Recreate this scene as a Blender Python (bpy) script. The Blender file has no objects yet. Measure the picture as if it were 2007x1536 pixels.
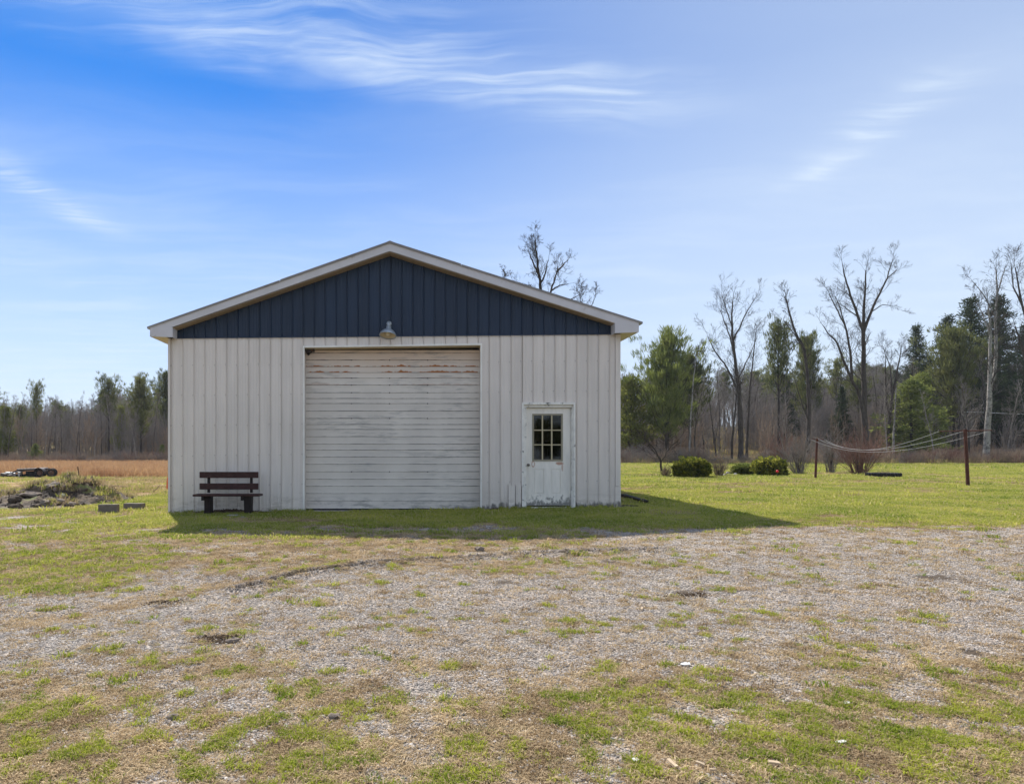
import bpy, math, random
import numpy as np
from mathutils import Vector, Matrix

# ------------------------------------------------------------------ camera, world, sun
scene = bpy.context.scene
COL = scene.collection
F = 1338.0; CU = 800.0; CV = 885.0; CH = 1.19       # focal length and principal point (photo pixels), eye height (m)
R = math.radians

cam_d = bpy.data.cameras.new('camera'); cam = bpy.data.objects.new('camera', cam_d); COL.objects.link(cam)
cam.location = (0, 0, CH); cam.rotation_euler = (R(90), 0, 0)
cam_d.sensor_width = 36; cam_d.lens = 24.0
cam_d.shift_x = (1003.5 - CU) / 2007.0; cam_d.shift_y = (CV - 768.0) / 2007.0
cam_d.clip_start = 0.05; cam_d.clip_end = 3000
scene.camera = cam

SUN_EL, SUN_AZ = 46.5, 23.0                          # azimuth measured to the left of the view axis
world = bpy.data.worlds.new('World'); scene.world = world; world.use_nodes = True
wt = world.node_tree; wt.nodes.clear()
WN = lambda t, **k: _node(wt, t, **k)

def _node(nt, t, **k):
    n = nt.nodes.new(t)
    for a, b in k.items(): setattr(n, a, b)
    return n
def setin(nt, sock, v):
    if isinstance(v, bpy.types.NodeSocket): nt.links.new(v, sock)
    elif v is not None: sock.default_value = v
def math_(nt, op, a, b=None, c=None, clamp=False):
    n = nt.nodes.new('ShaderNodeMath'); n.operation = op; n.use_clamp = clamp
    setin(nt, n.inputs[0], a)
    if b is not None: setin(nt, n.inputs[1], b)
    if c is not None: setin(nt, n.inputs[2], c)
    return n.outputs[0]
def mixc(nt, f, a, b, mode='MIX'):
    n = nt.nodes.new('ShaderNodeMix'); n.data_type = 'RGBA'; n.blend_type = mode
    setin(nt, n.inputs[0], f); 
    for s, v in ((n.inputs[6], a), (n.inputs[7], b)):
        if isinstance(v, (tuple, list)): v = (v[0], v[1], v[2], 1)
        setin(nt, s, v)
    return n.outputs[2]
def maprange(nt, v, a, b, c=0.0, d=1.0, smooth=True):
    n = nt.nodes.new('ShaderNodeMapRange'); n.interpolation_type = 'SMOOTHSTEP' if smooth else 'LINEAR'
    setin(nt, n.inputs[0], v)
    for i, q in enumerate((a, b, c, d)): n.inputs[i + 1].default_value = q
    return n.outputs[0]
def noise(nt, vec, scale, detail=4, rough=.55, dist=0.0, dim='3D'):
    n = nt.nodes.new('ShaderNodeTexNoise'); n.noise_dimensions = dim
    if vec is not None: nt.links.new(vec, n.inputs['Vector'])
    n.inputs['Scale'].default_value = scale; n.inputs['Detail'].default_value = detail
    n.inputs['Roughness'].default_value = rough; n.inputs['Distortion'].default_value = dist
    return n
def mapping(nt, vec, loc=(0,0,0), rot=(0,0,0), scale=(1,1,1)):
    n = nt.nodes.new('ShaderNodeMapping'); nt.links.new(vec, n.inputs[0])
    n.inputs[1].default_value = loc; n.inputs[2].default_value = rot; n.inputs[3].default_value = scale
    return n.outputs[0]

SKY_STRENGTH = 0.135
def build_world():
    nt = wt
    sky = WN('ShaderNodeTexSky', sky_type='NISHITA'); sky.sun_disc = False
    sky.sun_elevation = R(SUN_EL); sky.sun_rotation = R(-SUN_AZ)
    sky.air_density = 1.0; sky.dust_density = 0.15; sky.ozone_density = 2.0; sky.altitude = 200
    tc = WN('ShaderNodeTexCoord')
    sep = WN('ShaderNodeSeparateXYZ'); nt.links.new(tc.outputs['Generated'], sep.inputs[0])
    X, Y, Z = sep.outputs
    zc = math_(nt, 'MAXIMUM', Z, 0.03)
    px = math_(nt, 'DIVIDE', X, zc); py = math_(nt, 'DIVIDE', Y, zc)
    comb = WN('ShaderNodeCombineXYZ'); nt.links.new(px, comb.inputs[0]); nt.links.new(py, comb.inputs[1])
    P = comb.outputs[0]
    warp = noise(nt, P, 1.1, 3, .5)
    wv = WN('ShaderNodeVectorMath', operation='MULTIPLY_ADD')
    nt.links.new(warp.outputs['Color'], wv.inputs[0]); wv.inputs[1].default_value = (.5, .5, 0); nt.links.new(P, wv.inputs[2])
    def fibre(rot, sx, sy, detail=7, seed=0.0):
        m = mapping(nt, wv.outputs[0], (seed, seed, 0), (0, 0, R(rot)), (sx, sy, 1))
        return noise(nt, m, 1.0, detail, .60, .15).outputs['Fac']
    def streak(a, b, w, bend=0.0):
        # gaussian band round the segment a-b on the cloud plane
        dx, dy = b[0] - a[0], b[1] - a[1]; L = math.hypot(dx, dy); ux, uy = dx / L, dy / L
        rx = math_(nt, 'SUBTRACT', px, a[0]); ry = math_(nt, 'SUBTRACT', py, a[1])
        t = math_(nt, 'ADD', math_(nt, 'MULTIPLY', rx, ux), math_(nt, 'MULTIPLY', ry, uy))
        s = math_(nt, 'SUBTRACT', math_(nt, 'MULTIPLY', ry, ux), math_(nt, 'MULTIPLY', rx, uy))
        tn = math_(nt, 'DIVIDE', t, L)
        bow = math_(nt, 'MULTIPLY', math_(nt, 'MULTIPLY', tn, math_(nt, 'SUBTRACT', 1.0, tn)), bend)
        s = math_(nt, 'SUBTRACT', s, bow)
        wob = math_(nt, 'MULTIPLY', math_(nt, 'SUBTRACT', noise(nt, P, 2.3, 3).outputs['Fac'], .5), w * 2.2)
        s = math_(nt, 'ADD', s, wob)
        e = math_(nt, 'DIVIDE', s, w); e = math_(nt, 'MULTIPLY', e, e)
        g = math_(nt, 'POWER', 2.718, math_(nt, 'MULTIPLY', e, -1.0))
        m = math_(nt, 'MULTIPLY', maprange(nt, tn, -.15, .25), maprange(nt, tn, 1.2, .75))
        return math_(nt, 'MULTIPLY', g, m)
    f1 = maprange(nt, math_(nt, 'ADD', math_(nt, 'MULTIPLY', fibre(-14, 2.2, 17, 10), .6), math_(nt, 'MULTIPLY', fibre(-18, .9, 4, 5, 1.3), .4)), .40, .66)
    f2 = maprange(nt, math_(nt, 'ADD', math_(nt, 'MULTIPLY', fibre(-80, 2.0, 15, 10, 3.1), .6), math_(nt, 'MULTIPLY', fibre(-60, 1.6, 4, 5, 4.1), .4)), .40, .64)
    f3 = maprange(nt, fibre(-20, .8, 2.4, 7, 7.7), .38, .74)
    s1 = math_(nt, 'MULTIPLY', streak((-.85, 1.50), (.80, 1.98), .12, .10), math_(nt, 'ADD', math_(nt, 'MULTIPLY', f1, .55), .22))
    s1b = math_(nt, 'MULTIPLY', streak((-.55, 1.42), (.55, 1.80), .10), math_(nt, 'MULTIPLY', f1, .35))
    s2 = math_(nt, 'MULTIPLY', streak((1.48, 2.60), (1.47, 1.78), .10, -.12), math_(nt, 'ADD', math_(nt, 'MULTIPLY', f2, .75), .12))
    s3 = math_(nt, 'MULTIPLY', streak((-1.46, 2.2), (-1.36, 3.15), .10), math_(nt, 'ADD', math_(nt, 'MULTIPLY', f2, .5), .10))
    veil = math_(nt, 'MULTIPLY', f3, maprange(nt, Z, .52, .06, 0.05, .42))
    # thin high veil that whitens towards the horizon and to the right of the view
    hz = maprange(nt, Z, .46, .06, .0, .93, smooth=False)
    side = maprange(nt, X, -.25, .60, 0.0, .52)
    back = maprange(nt, Y, .75, -.5, .0, .48)  # extra pale veil behind the camera, added to lift the shaded wall
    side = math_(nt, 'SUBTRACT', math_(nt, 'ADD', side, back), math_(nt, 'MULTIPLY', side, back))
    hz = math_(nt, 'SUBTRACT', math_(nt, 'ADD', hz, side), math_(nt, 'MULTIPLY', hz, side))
    tot = s1
    for q in (s1b, s2, s3, veil, hz):
        # screen combine
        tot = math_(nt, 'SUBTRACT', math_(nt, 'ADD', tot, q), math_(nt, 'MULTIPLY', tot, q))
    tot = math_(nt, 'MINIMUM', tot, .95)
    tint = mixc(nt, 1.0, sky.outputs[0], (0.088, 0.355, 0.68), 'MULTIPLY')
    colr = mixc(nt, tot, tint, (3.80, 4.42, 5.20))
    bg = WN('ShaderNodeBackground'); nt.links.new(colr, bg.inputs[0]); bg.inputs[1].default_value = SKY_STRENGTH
    out = WN('ShaderNodeOutputWorld'); nt.links.new(bg.outputs[0], out.inputs[0])
build_world()

sun_d = bpy.data.lights.new('sun', 'SUN'); sun_d.energy = 4.8; sun_d.angle = R(.53); sun_d.color = (1, .95, .86)
sun = bpy.data.objects.new('sun', sun_d); COL.objects.link(sun)
_sd = Vector((-math.sin(R(SUN_AZ)) * math.cos(R(SUN_EL)), math.cos(R(SUN_AZ)) * math.cos(R(SUN_EL)), math.sin(R(SUN_EL))))
sun.rotation_euler = _sd.to_track_quat('Z', 'Y').to_euler()
vs = scene.view_settings
scene.display_settings.display_device = 'sRGB'
vs.view_transform = 'Standard'; vs.look = 'None'; vs.gamma = 1; vs.use_curve_mapping = False
vs.exposure = 0.58
scene.render.engine = 'CYCLES'
scene.cycles.max_bounces = 8; scene.cycles.transparent_max_bounces = 8

HAZE = 0.00025
# ------------------------------------------------------------------ helpers
rng = np.random.default_rng(7); rnd = random.Random(11)

def PX(u, v, d): return Vector(((u - CU) / F * d, d, CH - (v - CV) / F * d))

def hsh(ix, iy, seed):
    a = (ix.astype(np.int64) * 374761393 + iy.astype(np.int64) * 668265263 + seed * 974634777) & 0xffffffff
    a = ((a ^ (a >> 13)) * 1274126177) & 0xffffffff
    a = (a ^ (a >> 16)) & 0xffffffff
    return a / 4294967295.0
def vnoise(x, y, seed=0):
    x = np.asarray(x, float); y = np.asarray(y, float)
    ix = np.floor(x); iy = np.floor(y); fx = x - ix; fy = y - iy
    fx = fx * fx * (3 - 2 * fx); fy = fy * fy * (3 - 2 * fy)
    a = hsh(ix, iy, seed); b = hsh(ix + 1, iy, seed); c = hsh(ix, iy + 1, seed); d = hsh(ix + 1, iy + 1, seed)
    return (a * (1 - fx) + b * fx) * (1 - fy) + (c * (1 - fx) + d * fx) * fy
def fbm(x, y, seed=0, o=4):
    s = 0; amp = .5; t = 0
    for i in range(o):
        s = s + amp * vnoise(x * 2 ** i + 13.7 * i, y * 2 ** i + 5.1 * i, seed + i); t += amp; amp *= .55
    return s / t
def sst(a, b, x):
    t = np.clip((x - a) / (b - a), 0, 1); return t * t * (3 - 2 * t)

def tag(o, label=None, cat=None, group=None, kind=None):
    if label: o['label'] = label
    if cat: o['category'] = cat
    if group: o['group'] = group
    if kind: o['kind'] = kind
    return o
def empty(name, loc=(0, 0, 0), label=None, cat=None, group=None, rz=0):
    o = bpy.data.objects.new(name, None); COL.objects.link(o); o.location = loc; o.rotation_euler = (0, 0, rz)
    o.empty_display_size = .2
    return tag(o, label, cat, group)
def link(name, me, mat=None, parent=None, link_to=None):
    o = bpy.data.objects.new(name, me); (link_to or COL).objects.link(o)
    if mat is not None and not me.materials: me.materials.append(mat)
    if parent is not None: o.parent = parent
    return o
class MB:
    def __init__(s): s.v = []; s.f = []
    def add(s, vs, fs):
        n = len(s.v); s.v += [tuple(q) for q in vs]; s.f += [tuple(i + n for i in f) for f in fs]
    def box(s, x0, x1, y0, y1, z0, z1, bev=0.0):
        if bev:
            return s.bevbox(x0, x1, y0, y1, z0, z1, bev)
        s.add([(x0,y0,z0),(x1,y0,z0),(x1,y1,z0),(x0,y1,z0),(x0,y0,z1),(x1,y0,z1),(x1,y1,z1),(x0,y1,z1)],
              [(0,3,2,1),(4,5,6,7),(0,1,5,4),(1,2,6,5),(2,3,7,6),(3,0,4,7)])
    def bevbox(s, x0, x1, y0, y1, z0, z1, b):
        # box with front (-y) and vertical edges chamfered
        pts = [(x0+b,y0),(x1-b,y0),(x1,y0+b),(x1,y1-b),(x1-b,y1),(x0+b,y1),(x0,y1-b),(x0,y0+b)]
        n = len(pts); vs = []
        for z, k in ((z0, b), (z0+b, 0), (z1-b, 0), (z1, b)):
            for (x, y) in pts:
                cx, cy = (x0+x1)/2, (y0+y1)/2
                vs.append((x + (k if x < cx else -k)*.7, y + (k if y < cy else -k)*.7, z))
        fs = [tuple(range(n))[::-1], tuple(range(3*n, 4*n))]
        for r in range(3):
            for i in range(n):
                j = (i+1) % n; fs.append((r*n+i, r*n+j, (r+1)*n+j, (r+1)*n+i))
        s.add(vs, fs)
    def hexa(s, p):   # eight points: bottom ring then top ring
        s.add(p, [(0,3,2,1),(4,5,6,7),(0,1,5,4),(1,2,6,5),(2,3,7,6),(3,0,4,7)])
    def prism_y(s, poly, y0, y1):   # poly in (x,z), extruded along y
        n = len(poly)
        s.add([(x, y0, z) for x, z in poly] + [(x, y1, z) for x, z in poly],
              [tuple(range(n)), tuple(range(2*n-1, n-1, -1))] + [(i, i+n, (i+1) % n + n, (i+1) % n) for i in range(n)])
    def tube(s, pts, rad, n=6, cap=True):
        pts = [Vector(p) for p in pts]
        if not hasattr(rad, '__len__'): rad = [rad]*len(pts)
        b = len(s.v); up = Vector((0,0,1)); vs = []
        for i, p in enumerate(pts):
            d = (pts[min(i+1, len(pts)-1)] - pts[max(i-1, 0)]).normalized()
            a = d.cross(up)
            if a.length < .05: a = d.cross(Vector((1,0,0)))
            a.normalize(); c = a.cross(d)
            for k in range(n):
                t = 2*math.pi*k/n; q = p + a*math.cos(t)*rad[i] + c*math.sin(t)*rad[i]; vs.append(tuple(q))
        fs = []
        for i in range(len(pts)-1):
            for k in range(n):
                fs.append((i*n+k, i*n+(k+1) % n, (i+1)*n+(k+1) % n, (i+1)*n+k))
        if cap: fs += [tuple(range(n))[::-1], tuple(range((len(pts)-1)*n, len(pts)*n))]
        s.add(vs, fs)
    def lathe(s, prof, M=None, n=24, closed=False):
        vs = []
        for r, z in prof:
            for k in range(n):
                t = 2*math.pi*k/n; q = Vector((r*math.cos(t), r*math.sin(t), z))
                vs.append(tuple(M @ q if M else q))
        fs = []
        m = len(prof)
        for i in range(m if closed else m-1):
            for k in range(n):
                fs.append((i*n+k, i*n+(k+1) % n, ((i+1) % m)*n+(k+1) % n, ((i+1) % m)*n+k))
        if not closed: fs += [tuple(range(n))[::-1], tuple(range((m-1)*n, m*n))]
        s.add(vs, fs)
    def mesh(s, name, smooth=False):
        me = bpy.data.meshes.new(name); me.from_pydata(s.v, [], s.f); me.validate(); me.update()
        if smooth: me.polygons.foreach_set('use_smooth', [True]*len(me.polygons))
        return me
    def build(s, name, mat, parent=None, smooth=False):
        return link(name, s.mesh(name, smooth), mat, parent)

def np_mesh(name, verts, faces, smooth=False):
    """verts (n,3); faces: (m,k) array with constant k"""
    me = bpy.data.meshes.new(name)
    verts = np.asarray(verts, np.float32); faces = np.asarray(faces, np.int32)
    m, k = faces.shape
    me.vertices.add(len(verts)); me.vertices.foreach_set('co', verts.ravel())
    me.loops.add(m*k); me.loops.foreach_set('vertex_index', faces.ravel())
    me.polygons.add(m); me.polygons.foreach_set('loop_start', np.arange(m, dtype=np.int32)*k)
    me.update(calc_edges=True)
    if smooth: me.polygons.foreach_set('use_smooth', np.ones(m, bool))
    return me

# ------------------------------------------------------------------ materials
def mat_new(name):
    m = bpy.data.materials.new(name); m.use_nodes = True; nt = m.node_tree
    b = nt.nodes['Principled BSDF']; return m, nt, b
def c4(c): return (c[0], c[1], c[2], 1)
def simple(name, col, rough=.7, metal=0.0, var=.15, scale=6, bump=0.0, bscale=40, spec=.3, rust=None):
    m, nt, b = mat_new(name)
    tc = nt.nodes.new('ShaderNodeTexCoord')
    n = noise(nt, tc.outputs['Object'], scale, 5)
    k = maprange(nt, n.outputs['Fac'], .3, .7, 1-var, 1+var, smooth=False)
    vm = nt.nodes.new('ShaderNodeVectorMath'); vm.operation = 'SCALE'
    vm.inputs[0].default_value = col; nt.links.new(k, vm.inputs['Scale'])
    c = vm.outputs[0]
    if rust:
        r = noise(nt, tc.outputs['Object'], rust[1], 6, .7)
        c = mixc(nt, maprange(nt, r.outputs['Fac'], rust[2], rust[2]+.12), c, rust[0])
    nt.links.new(c, b.inputs['Base Color'])
    b.inputs['Roughness'].default_value = rough; b.inputs['Metallic'].default_value = metal
    b.inputs['Specular IOR Level'].default_value = spec
    if bump:
        n2 = noise(nt, tc.outputs['Object'], bscale, 4)
        bn = nt.nodes.new('ShaderNodeBump'); bn.inputs['Strength'].default_value = bump; bn.inputs['Distance'].default_value = .02
        nt.links.new(n2.outputs['Fac'], bn.inputs['Height']); nt.links.new(bn.outputs[0], b.inputs['Normal'])
    return m

def foliage(name, c1, c2, trans=.4, scale=1.0, dead=None, deadp=.0, spot=.8):
    """leaf / blade material: colour varies per instance and through the plant; some light passes"""
    m = bpy.data.materials.new(name); m.use_nodes = True; nt = m.node_tree; nt.nodes.clear()
    oi = nt.nodes.new('ShaderNodeObjectInfo'); geo = nt.nodes.new('ShaderNodeNewGeometry')
    n = noise(nt, geo.outputs['Position'], spot, 4, .6)
    f = math_(nt, 'ADD', math_(nt, 'MULTIPLY', oi.outputs['Random'], .45), maprange(nt, n.outputs['Fac'], .3, .7, 0, .6))
    try: isl = geo.outputs['Random Per Island']; f = math_(nt, 'ADD', f, math_(nt, 'MULTIPLY', math_(nt, 'SUBTRACT', isl, .5), .5))
    except Exception: pass
    f = math_(nt, 'MAXIMUM', math_(nt, 'MINIMUM', f, 1.0), 0.0)
    c = mixc(nt, f, c1, c2)
    if dead:
        h = math_(nt, 'FRACT', math_(nt, 'ADD', math_(nt, 'MULTIPLY', geo.outputs['Random Per Island'], 7.31), oi.outputs['Random']))
        c = mixc(nt, math_(nt, 'LESS_THAN', h, deadp), c, dead)
    d = nt.nodes.new('ShaderNodeBsdfDiffuse'); t = nt.nodes.new('ShaderNodeBsdfTranslucent')
    nt.links.new(c, d.inputs[0]); nt.links.new(c, t.inputs[0])
    mx = nt.nodes.new('ShaderNodeMixShader'); mx.inputs[0].default_value = trans
    nt.links.new(d.outputs[0], mx.inputs[1]); nt.links.new(t.outputs[0], mx.inputs[2])
    o = nt.nodes.new('ShaderNodeOutputMaterial'); nt.links.new(mx.outputs[0], o.inputs[0])
    return m

def siding_mat(name, col, mild=True, streak=.06):
    m, nt, b = mat_new(name)
    tc = nt.nodes.new('ShaderNodeTexCoord'); sep = nt.nodes.new('ShaderNodeSeparateXYZ')
    geo = nt.nodes.new('ShaderNodeNewGeometry'); nt.links.new(geo.outputs['Position'], sep.inputs[0])
    P = geo.outputs['Position']
    n1 = noise(nt, mapping(nt, P, scale=(9, 9, .7)), 1.0, 5, .6)
    n2 = noise(nt, P, .9, 3)
    k = math_(nt, 'ADD', maprange(nt, n1.outputs['Fac'], .3, .7, 1-streak, 1+streak, smooth=False), maprange(nt, n2.outputs['Fac'], .3, .7, -.04, .04, smooth=False))
    oi = nt.nodes.new('ShaderNodeObjectInfo'); k = math_(nt, 'ADD', k, maprange(nt, oi.outputs['Random'], 0, 1, -streak*.55, streak*.55, smooth=False))
    vm = nt.nodes.new('ShaderNodeVectorMath'); vm.operation = 'SCALE'; vm.inputs[0].default_value = col; nt.links.new(k, vm.inputs['Scale'])
    c = vm.outputs[0]
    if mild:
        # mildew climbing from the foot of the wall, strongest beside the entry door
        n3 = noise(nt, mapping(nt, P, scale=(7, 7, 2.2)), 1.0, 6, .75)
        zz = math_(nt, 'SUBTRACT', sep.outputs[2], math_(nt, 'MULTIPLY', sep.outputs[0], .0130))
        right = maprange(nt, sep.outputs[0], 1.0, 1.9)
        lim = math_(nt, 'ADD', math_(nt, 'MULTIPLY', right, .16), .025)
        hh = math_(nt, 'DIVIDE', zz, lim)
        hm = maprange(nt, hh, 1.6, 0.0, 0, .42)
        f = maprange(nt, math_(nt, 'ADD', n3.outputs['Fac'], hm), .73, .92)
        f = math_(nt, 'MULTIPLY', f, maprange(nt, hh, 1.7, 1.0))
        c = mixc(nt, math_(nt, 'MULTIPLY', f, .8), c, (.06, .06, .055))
    sp_ = noise(nt, mapping(nt, P, scale=(3, 3, 9)), 1.0, 6, .75)      # faint mud splash above the ground
    c = mixc(nt, math_(nt, 'MULTIPLY', maprange(nt, sp_.outputs['Fac'], .46, .62), maprange(nt, sep.outputs[2], .55, .0, 0, .45)), c, (.34, .29, .23))
    nt.links.new(c, b.inputs['Base Color']); b.inputs['Roughness'].default_value = .5; b.inputs['Specular IOR Level'].default_value = .35
    bw = nt.nodes.new('ShaderNodeBump'); bw.inputs['Distance'].default_value = .03; bw.inputs['Strength'].default_value = .35
    nt.links.new(noise(nt, mapping(nt, P, scale=(2.2, 2.2, 1.1)), 1.0, 2).outputs['Fac'], bw.inputs['Height']); nt.links.new(bw.outputs[0], b.inputs['Normal'])
    return m

def garage_mat():
    m, nt, b = mat_new('garage_door_paint')
    geo = nt.nodes.new('ShaderNodeNewGeometry'); P = geo.outputs['Position']
    sep = nt.nodes.new('ShaderNodeSeparateXYZ'); nt.links.new(P, sep.inputs[0]); X, Y, Z = sep.outputs
    n1 = noise(nt, P, 1.3, 3); 
    base = mixc(nt, maprange(nt, n1.outputs['Fac'], .3, .7), (.62, .565, .505), (.71, .65, .58))
    # tan upper courses
    up = maprange(nt, math_(nt, 'ADD', Z, math_(nt, 'MULTIPLY', noise(nt, P, .8, 3).outputs['Fac'], .5)), 2.85, 3.55)
    base = mixc(nt, up, base, (.64, .50, .39))
    # long horizontal grime smears
    sm = noise(nt, mapping(nt, P, scale=(2.2, 1, 16)), 1.0, 7, .7)
    sm2 = noise(nt, mapping(nt, P, scale=(.7, 1, 2.0)), 1.0, 3, .5)
    g = math_(nt, 'MULTIPLY', maprange(nt, sm.outputs['Fac'], .47, .62), maprange(nt, sm2.outputs['Fac'], .45, .62))
    base = mixc(nt, math_(nt, 'MULTIPLY', g, .42), base, (.20, .20, .195))
    low = math_(nt, 'MULTIPLY', maprange(nt, Z, .36, .05), maprange(nt, noise(nt, mapping(nt, P, scale=(2.5,1,9)), 1, 6, .7).outputs['Fac'], .46, .62))
    base = mixc(nt, math_(nt, 'MULTIPLY', low, .6), base, (.17, .17, .165))
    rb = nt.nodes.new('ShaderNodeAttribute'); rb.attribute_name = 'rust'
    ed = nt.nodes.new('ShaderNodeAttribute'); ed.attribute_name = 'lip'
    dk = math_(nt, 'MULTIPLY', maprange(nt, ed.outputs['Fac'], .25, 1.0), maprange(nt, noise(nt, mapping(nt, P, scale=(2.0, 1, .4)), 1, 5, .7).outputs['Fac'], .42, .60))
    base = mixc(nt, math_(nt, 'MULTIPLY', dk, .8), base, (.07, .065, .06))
    rn = noise(nt, mapping(nt, P, scale=(1.9, 1, 1.0)), 1, 6, .75, .2)
    rz_ = nt.nodes.new('ShaderNodeAttribute'); rz_.attribute_name = 'foot'
    rr = math_(nt, 'ADD', math_(nt, 'MULTIPLY', rn.outputs['Fac'], 1.5), math_(nt, 'MULTIPLY', rz_.outputs['Fac'], .62))
    rr = math_(nt, 'MULTIPLY', maprange(nt, rr, 1.27, 1.38), rb.outputs['Fac'])
    base = mixc(nt, rr, base, mixc(nt, noise(nt, P, 30, 3).outputs['Fac'], (.46, .17, .03), (.26, .085, .02)))
    nt.links.new(base, b.inputs['Base Color']); b.inputs['Roughness'].default_value = .55
    return m

def door_mat():
    m, nt, b = mat_new('entry_door_paint')
    geo = nt.nodes.new('ShaderNodeNewGeometry'); P = geo.outputs['Position']
    sep = nt.nodes.new('ShaderNodeSeparateXYZ'); nt.links.new(P, sep.inputs[0]); X, Y, Z = sep.outputs
    n1 = noise(nt, mapping(nt, P, scale=(7, 7, 1.5)), 1.0, 5, .65)
    c = mixc(nt, maprange(nt, n1.outputs['Fac'], .35, .7), (.86, .81, .73), (.74, .70, .63))
    gr = noise(nt, mapping(nt, P, scale=(12, 12, 7)), 1.0, 6, .7)
    lo = maprange(nt, Z, .55, .0, 0, .40)
    c = mixc(nt, maprange(nt, math_(nt, 'ADD', gr.outputs['Fac'], lo), .70, .86, 0, .85), c, (.10, .10, .09))
    def blob(u, v, rx, rz, ring=False):
        x0 = (u - CU) / 96.1; z0 = CH - (v - CV) / 96.1
        a = math_(nt, 'DIVIDE', math_(nt, 'SUBTRACT', X, x0), rx); e = math_(nt, 'DIVIDE', math_(nt, 'SUBTRACT', Z, z0), rz)
        r = math_(nt, 'SQRT', math_(nt, 'ADD', math_(nt, 'MULTIPLY', a, a), math_(nt, 'MULTIPLY', e, e)))
        r = math_(nt, 'ADD', r, math_(nt, 'MULTIPLY', math_(nt, 'SUBTRACT', noise(nt, P, 28, 4).outputs['Fac'], .5), .8))
        if ring: return math_(nt, 'MULTIPLY', maprange(nt, r, .6, .85), maprange(nt, r, 1.2, 1.0))
        return maprange(nt, r, 1.1, .7)
    rs = math_(nt, 'MAXIMUM', blob(1045, 909, .032, .06, True), blob(1097, 908, .085, .035))
    rs = math_(nt, 'MAXIMUM', rs, math_(nt, 'MULTIPLY', blob(1102, 915, .02, .09), .7))
    c = mixc(nt, math_(nt, 'MULTIPLY', rs, .75), c, (.38, .14, .06))
    nt.links.new(c, b.inputs['Base Color']); b.inputs['Roughness'].default_value = .5
    return m

M = {}
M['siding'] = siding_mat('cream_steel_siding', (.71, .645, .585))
M['navy'] = siding_mat('navy_steel_siding', (.013, .027, .056), mild=False, streak=.16)
M['garage'] = garage_mat()
M['door'] = door_mat()
M['trim'] = simple('weathered_white_trim', (.82, .79, .73), .5, var=.10, scale=3)
M['trim_dirty'] = simple('peeling_white_casing', (.80, .77, .71), .6, var=.12, scale=5, rust=((.12, .115, .10), 9, .56))
M['fascia'] = simple('grey_aluminium_fascia', (.56, .54, .55), .42, var=.08, scale=2, rust=((.30, .27, .24), 3, .62))
M['drip'] = simple('weathered_drip_edge', (.22, .205, .20), .5, var=.2, scale=4)
M['soffit'] = simple('tan_soffit', (.34, .25, .16), .7, var=.12)
M['tan'] = simple('tan_channel', (.70, .60, .42), .5, var=.1)
M['roof'] = simple('light_grey_roof_metal', (.42, .42, .42), .4, metal=.0, var=.08, scale=1.5)
M['dark'] = simple('dark_interior', (.02, .018, .015), .9)
M['rubber'] = simple('black_rubber', (.018, .018, .018), .8, var=.3, bump=.2)
M['lampmetal'] = simple('galvanised_lamp_metal', (.42, .46, .50), .38, metal=.55, var=.12)
M['lampin'] = simple('yellowed_reflector', (.62, .52, .36), .4, var=.1)
M['bulb'] = simple('milky_bulb', (.75, .68, .52), .3, var=.05)
M['benchwood'] = simple('dark_red_stained_wood', (.046, .017, .015), .62, var=.35, scale=12, bump=.15)
M['benchdark'] = simple('nearly_black_stained_wood', (.018, .011, .010), .7, var=.3, scale=12, bump=.15)
M['concrete'] = simple('concrete', (.34, .32, .29), .9, var=.18, scale=8, bump=.35, bscale=60)
M['block'] = simple('weathered_cement_block', (.17, .145, .12), .95, var=.22, scale=9, bump=.4, bscale=50)
M['metal_dark'] = simple('dark_rusty_steel', (.055, .048, .045), .6, var=.3, rust=((.12, .05, .025), 6, .55))
M['knob'] = simple('tarnished_brass_knob', (.16, .14, .12), .3, metal=.8)
M['rustpost'] = simple('rusty_iron_pipe', (.085, .030, .020), .8, var=.3, scale=10, bump=.2)
M['rope'] = simple('weathered_clothesline_cord', (.34, .34, .35), .7, var=.1)
M['soilmat'] = simple('bare_dark_soil', (.085, .062, .045), .95, var=.35, scale=7, bump=.8, bscale=30)
M['stone'] = simple('fieldstone', (.24, .19, .15), .9, var=.25, scale=5, bump=.5, bscale=25)
M['whitestone'] = simple('pale_rock', (.62, .57, .52), .9, var=.15, scale=5, bump=.3)
M['timber'] = simple('rotting_landscape_timber', (.035, .028, .022), .9, var=.35, scale=14, bump=.5)
M['bark'] = simple('grey_brown_bark', (.062, .050, .042), .95, var=.3, scale=4, bump=.4, bscale=12)
M['bark_dark'] = simple('dark_bark', (.042, .034, .029), .95, var=.3, scale=4, bump=.4, bscale=12)
M['bark_pale'] = simple('pale_birch_bark', (.27, .25, .225), .9, var=.25, scale=3, rust=((.10, .085, .075), 3.5, .50))
M['bark_light'] = simple('light_grey_bark', (.27, .235, .205), .95, var=.3, scale=3)
M['twig_dark'] = simple('dark_twigs', (.048, .038, .032), .95, var=.2, scale=2)
M['twig'] = simple('grey_twigs', (.22, .192, .172), .95, var=.25, scale=1.5)
M['twig_red'] = simple('red_brown_twigs', (.21, .115, .09), .95, var=.3, scale=2)
M['twig_tan'] = simple('tan_brush_twigs', (.30, .22, .155), .95, var=.3, scale=2)
M['paper'] = simple('white_paper_scrap', (.66, .65, .62), .8, var=.04)
M['chip'] = simple('split_wood_chip', (.55, .42, .28), .8, var=.12)
M['red'] = simple('glossy_red_plastic', (.75, .03, .05), .35, var=.05)
M['post_wood'] = simple('brown_stake_wood', (.10, .06, .04), .9, var=.2)
M['asphalt'] = simple('far_road_surface', (.24, .24, .26), .9, var=.08)
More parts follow.
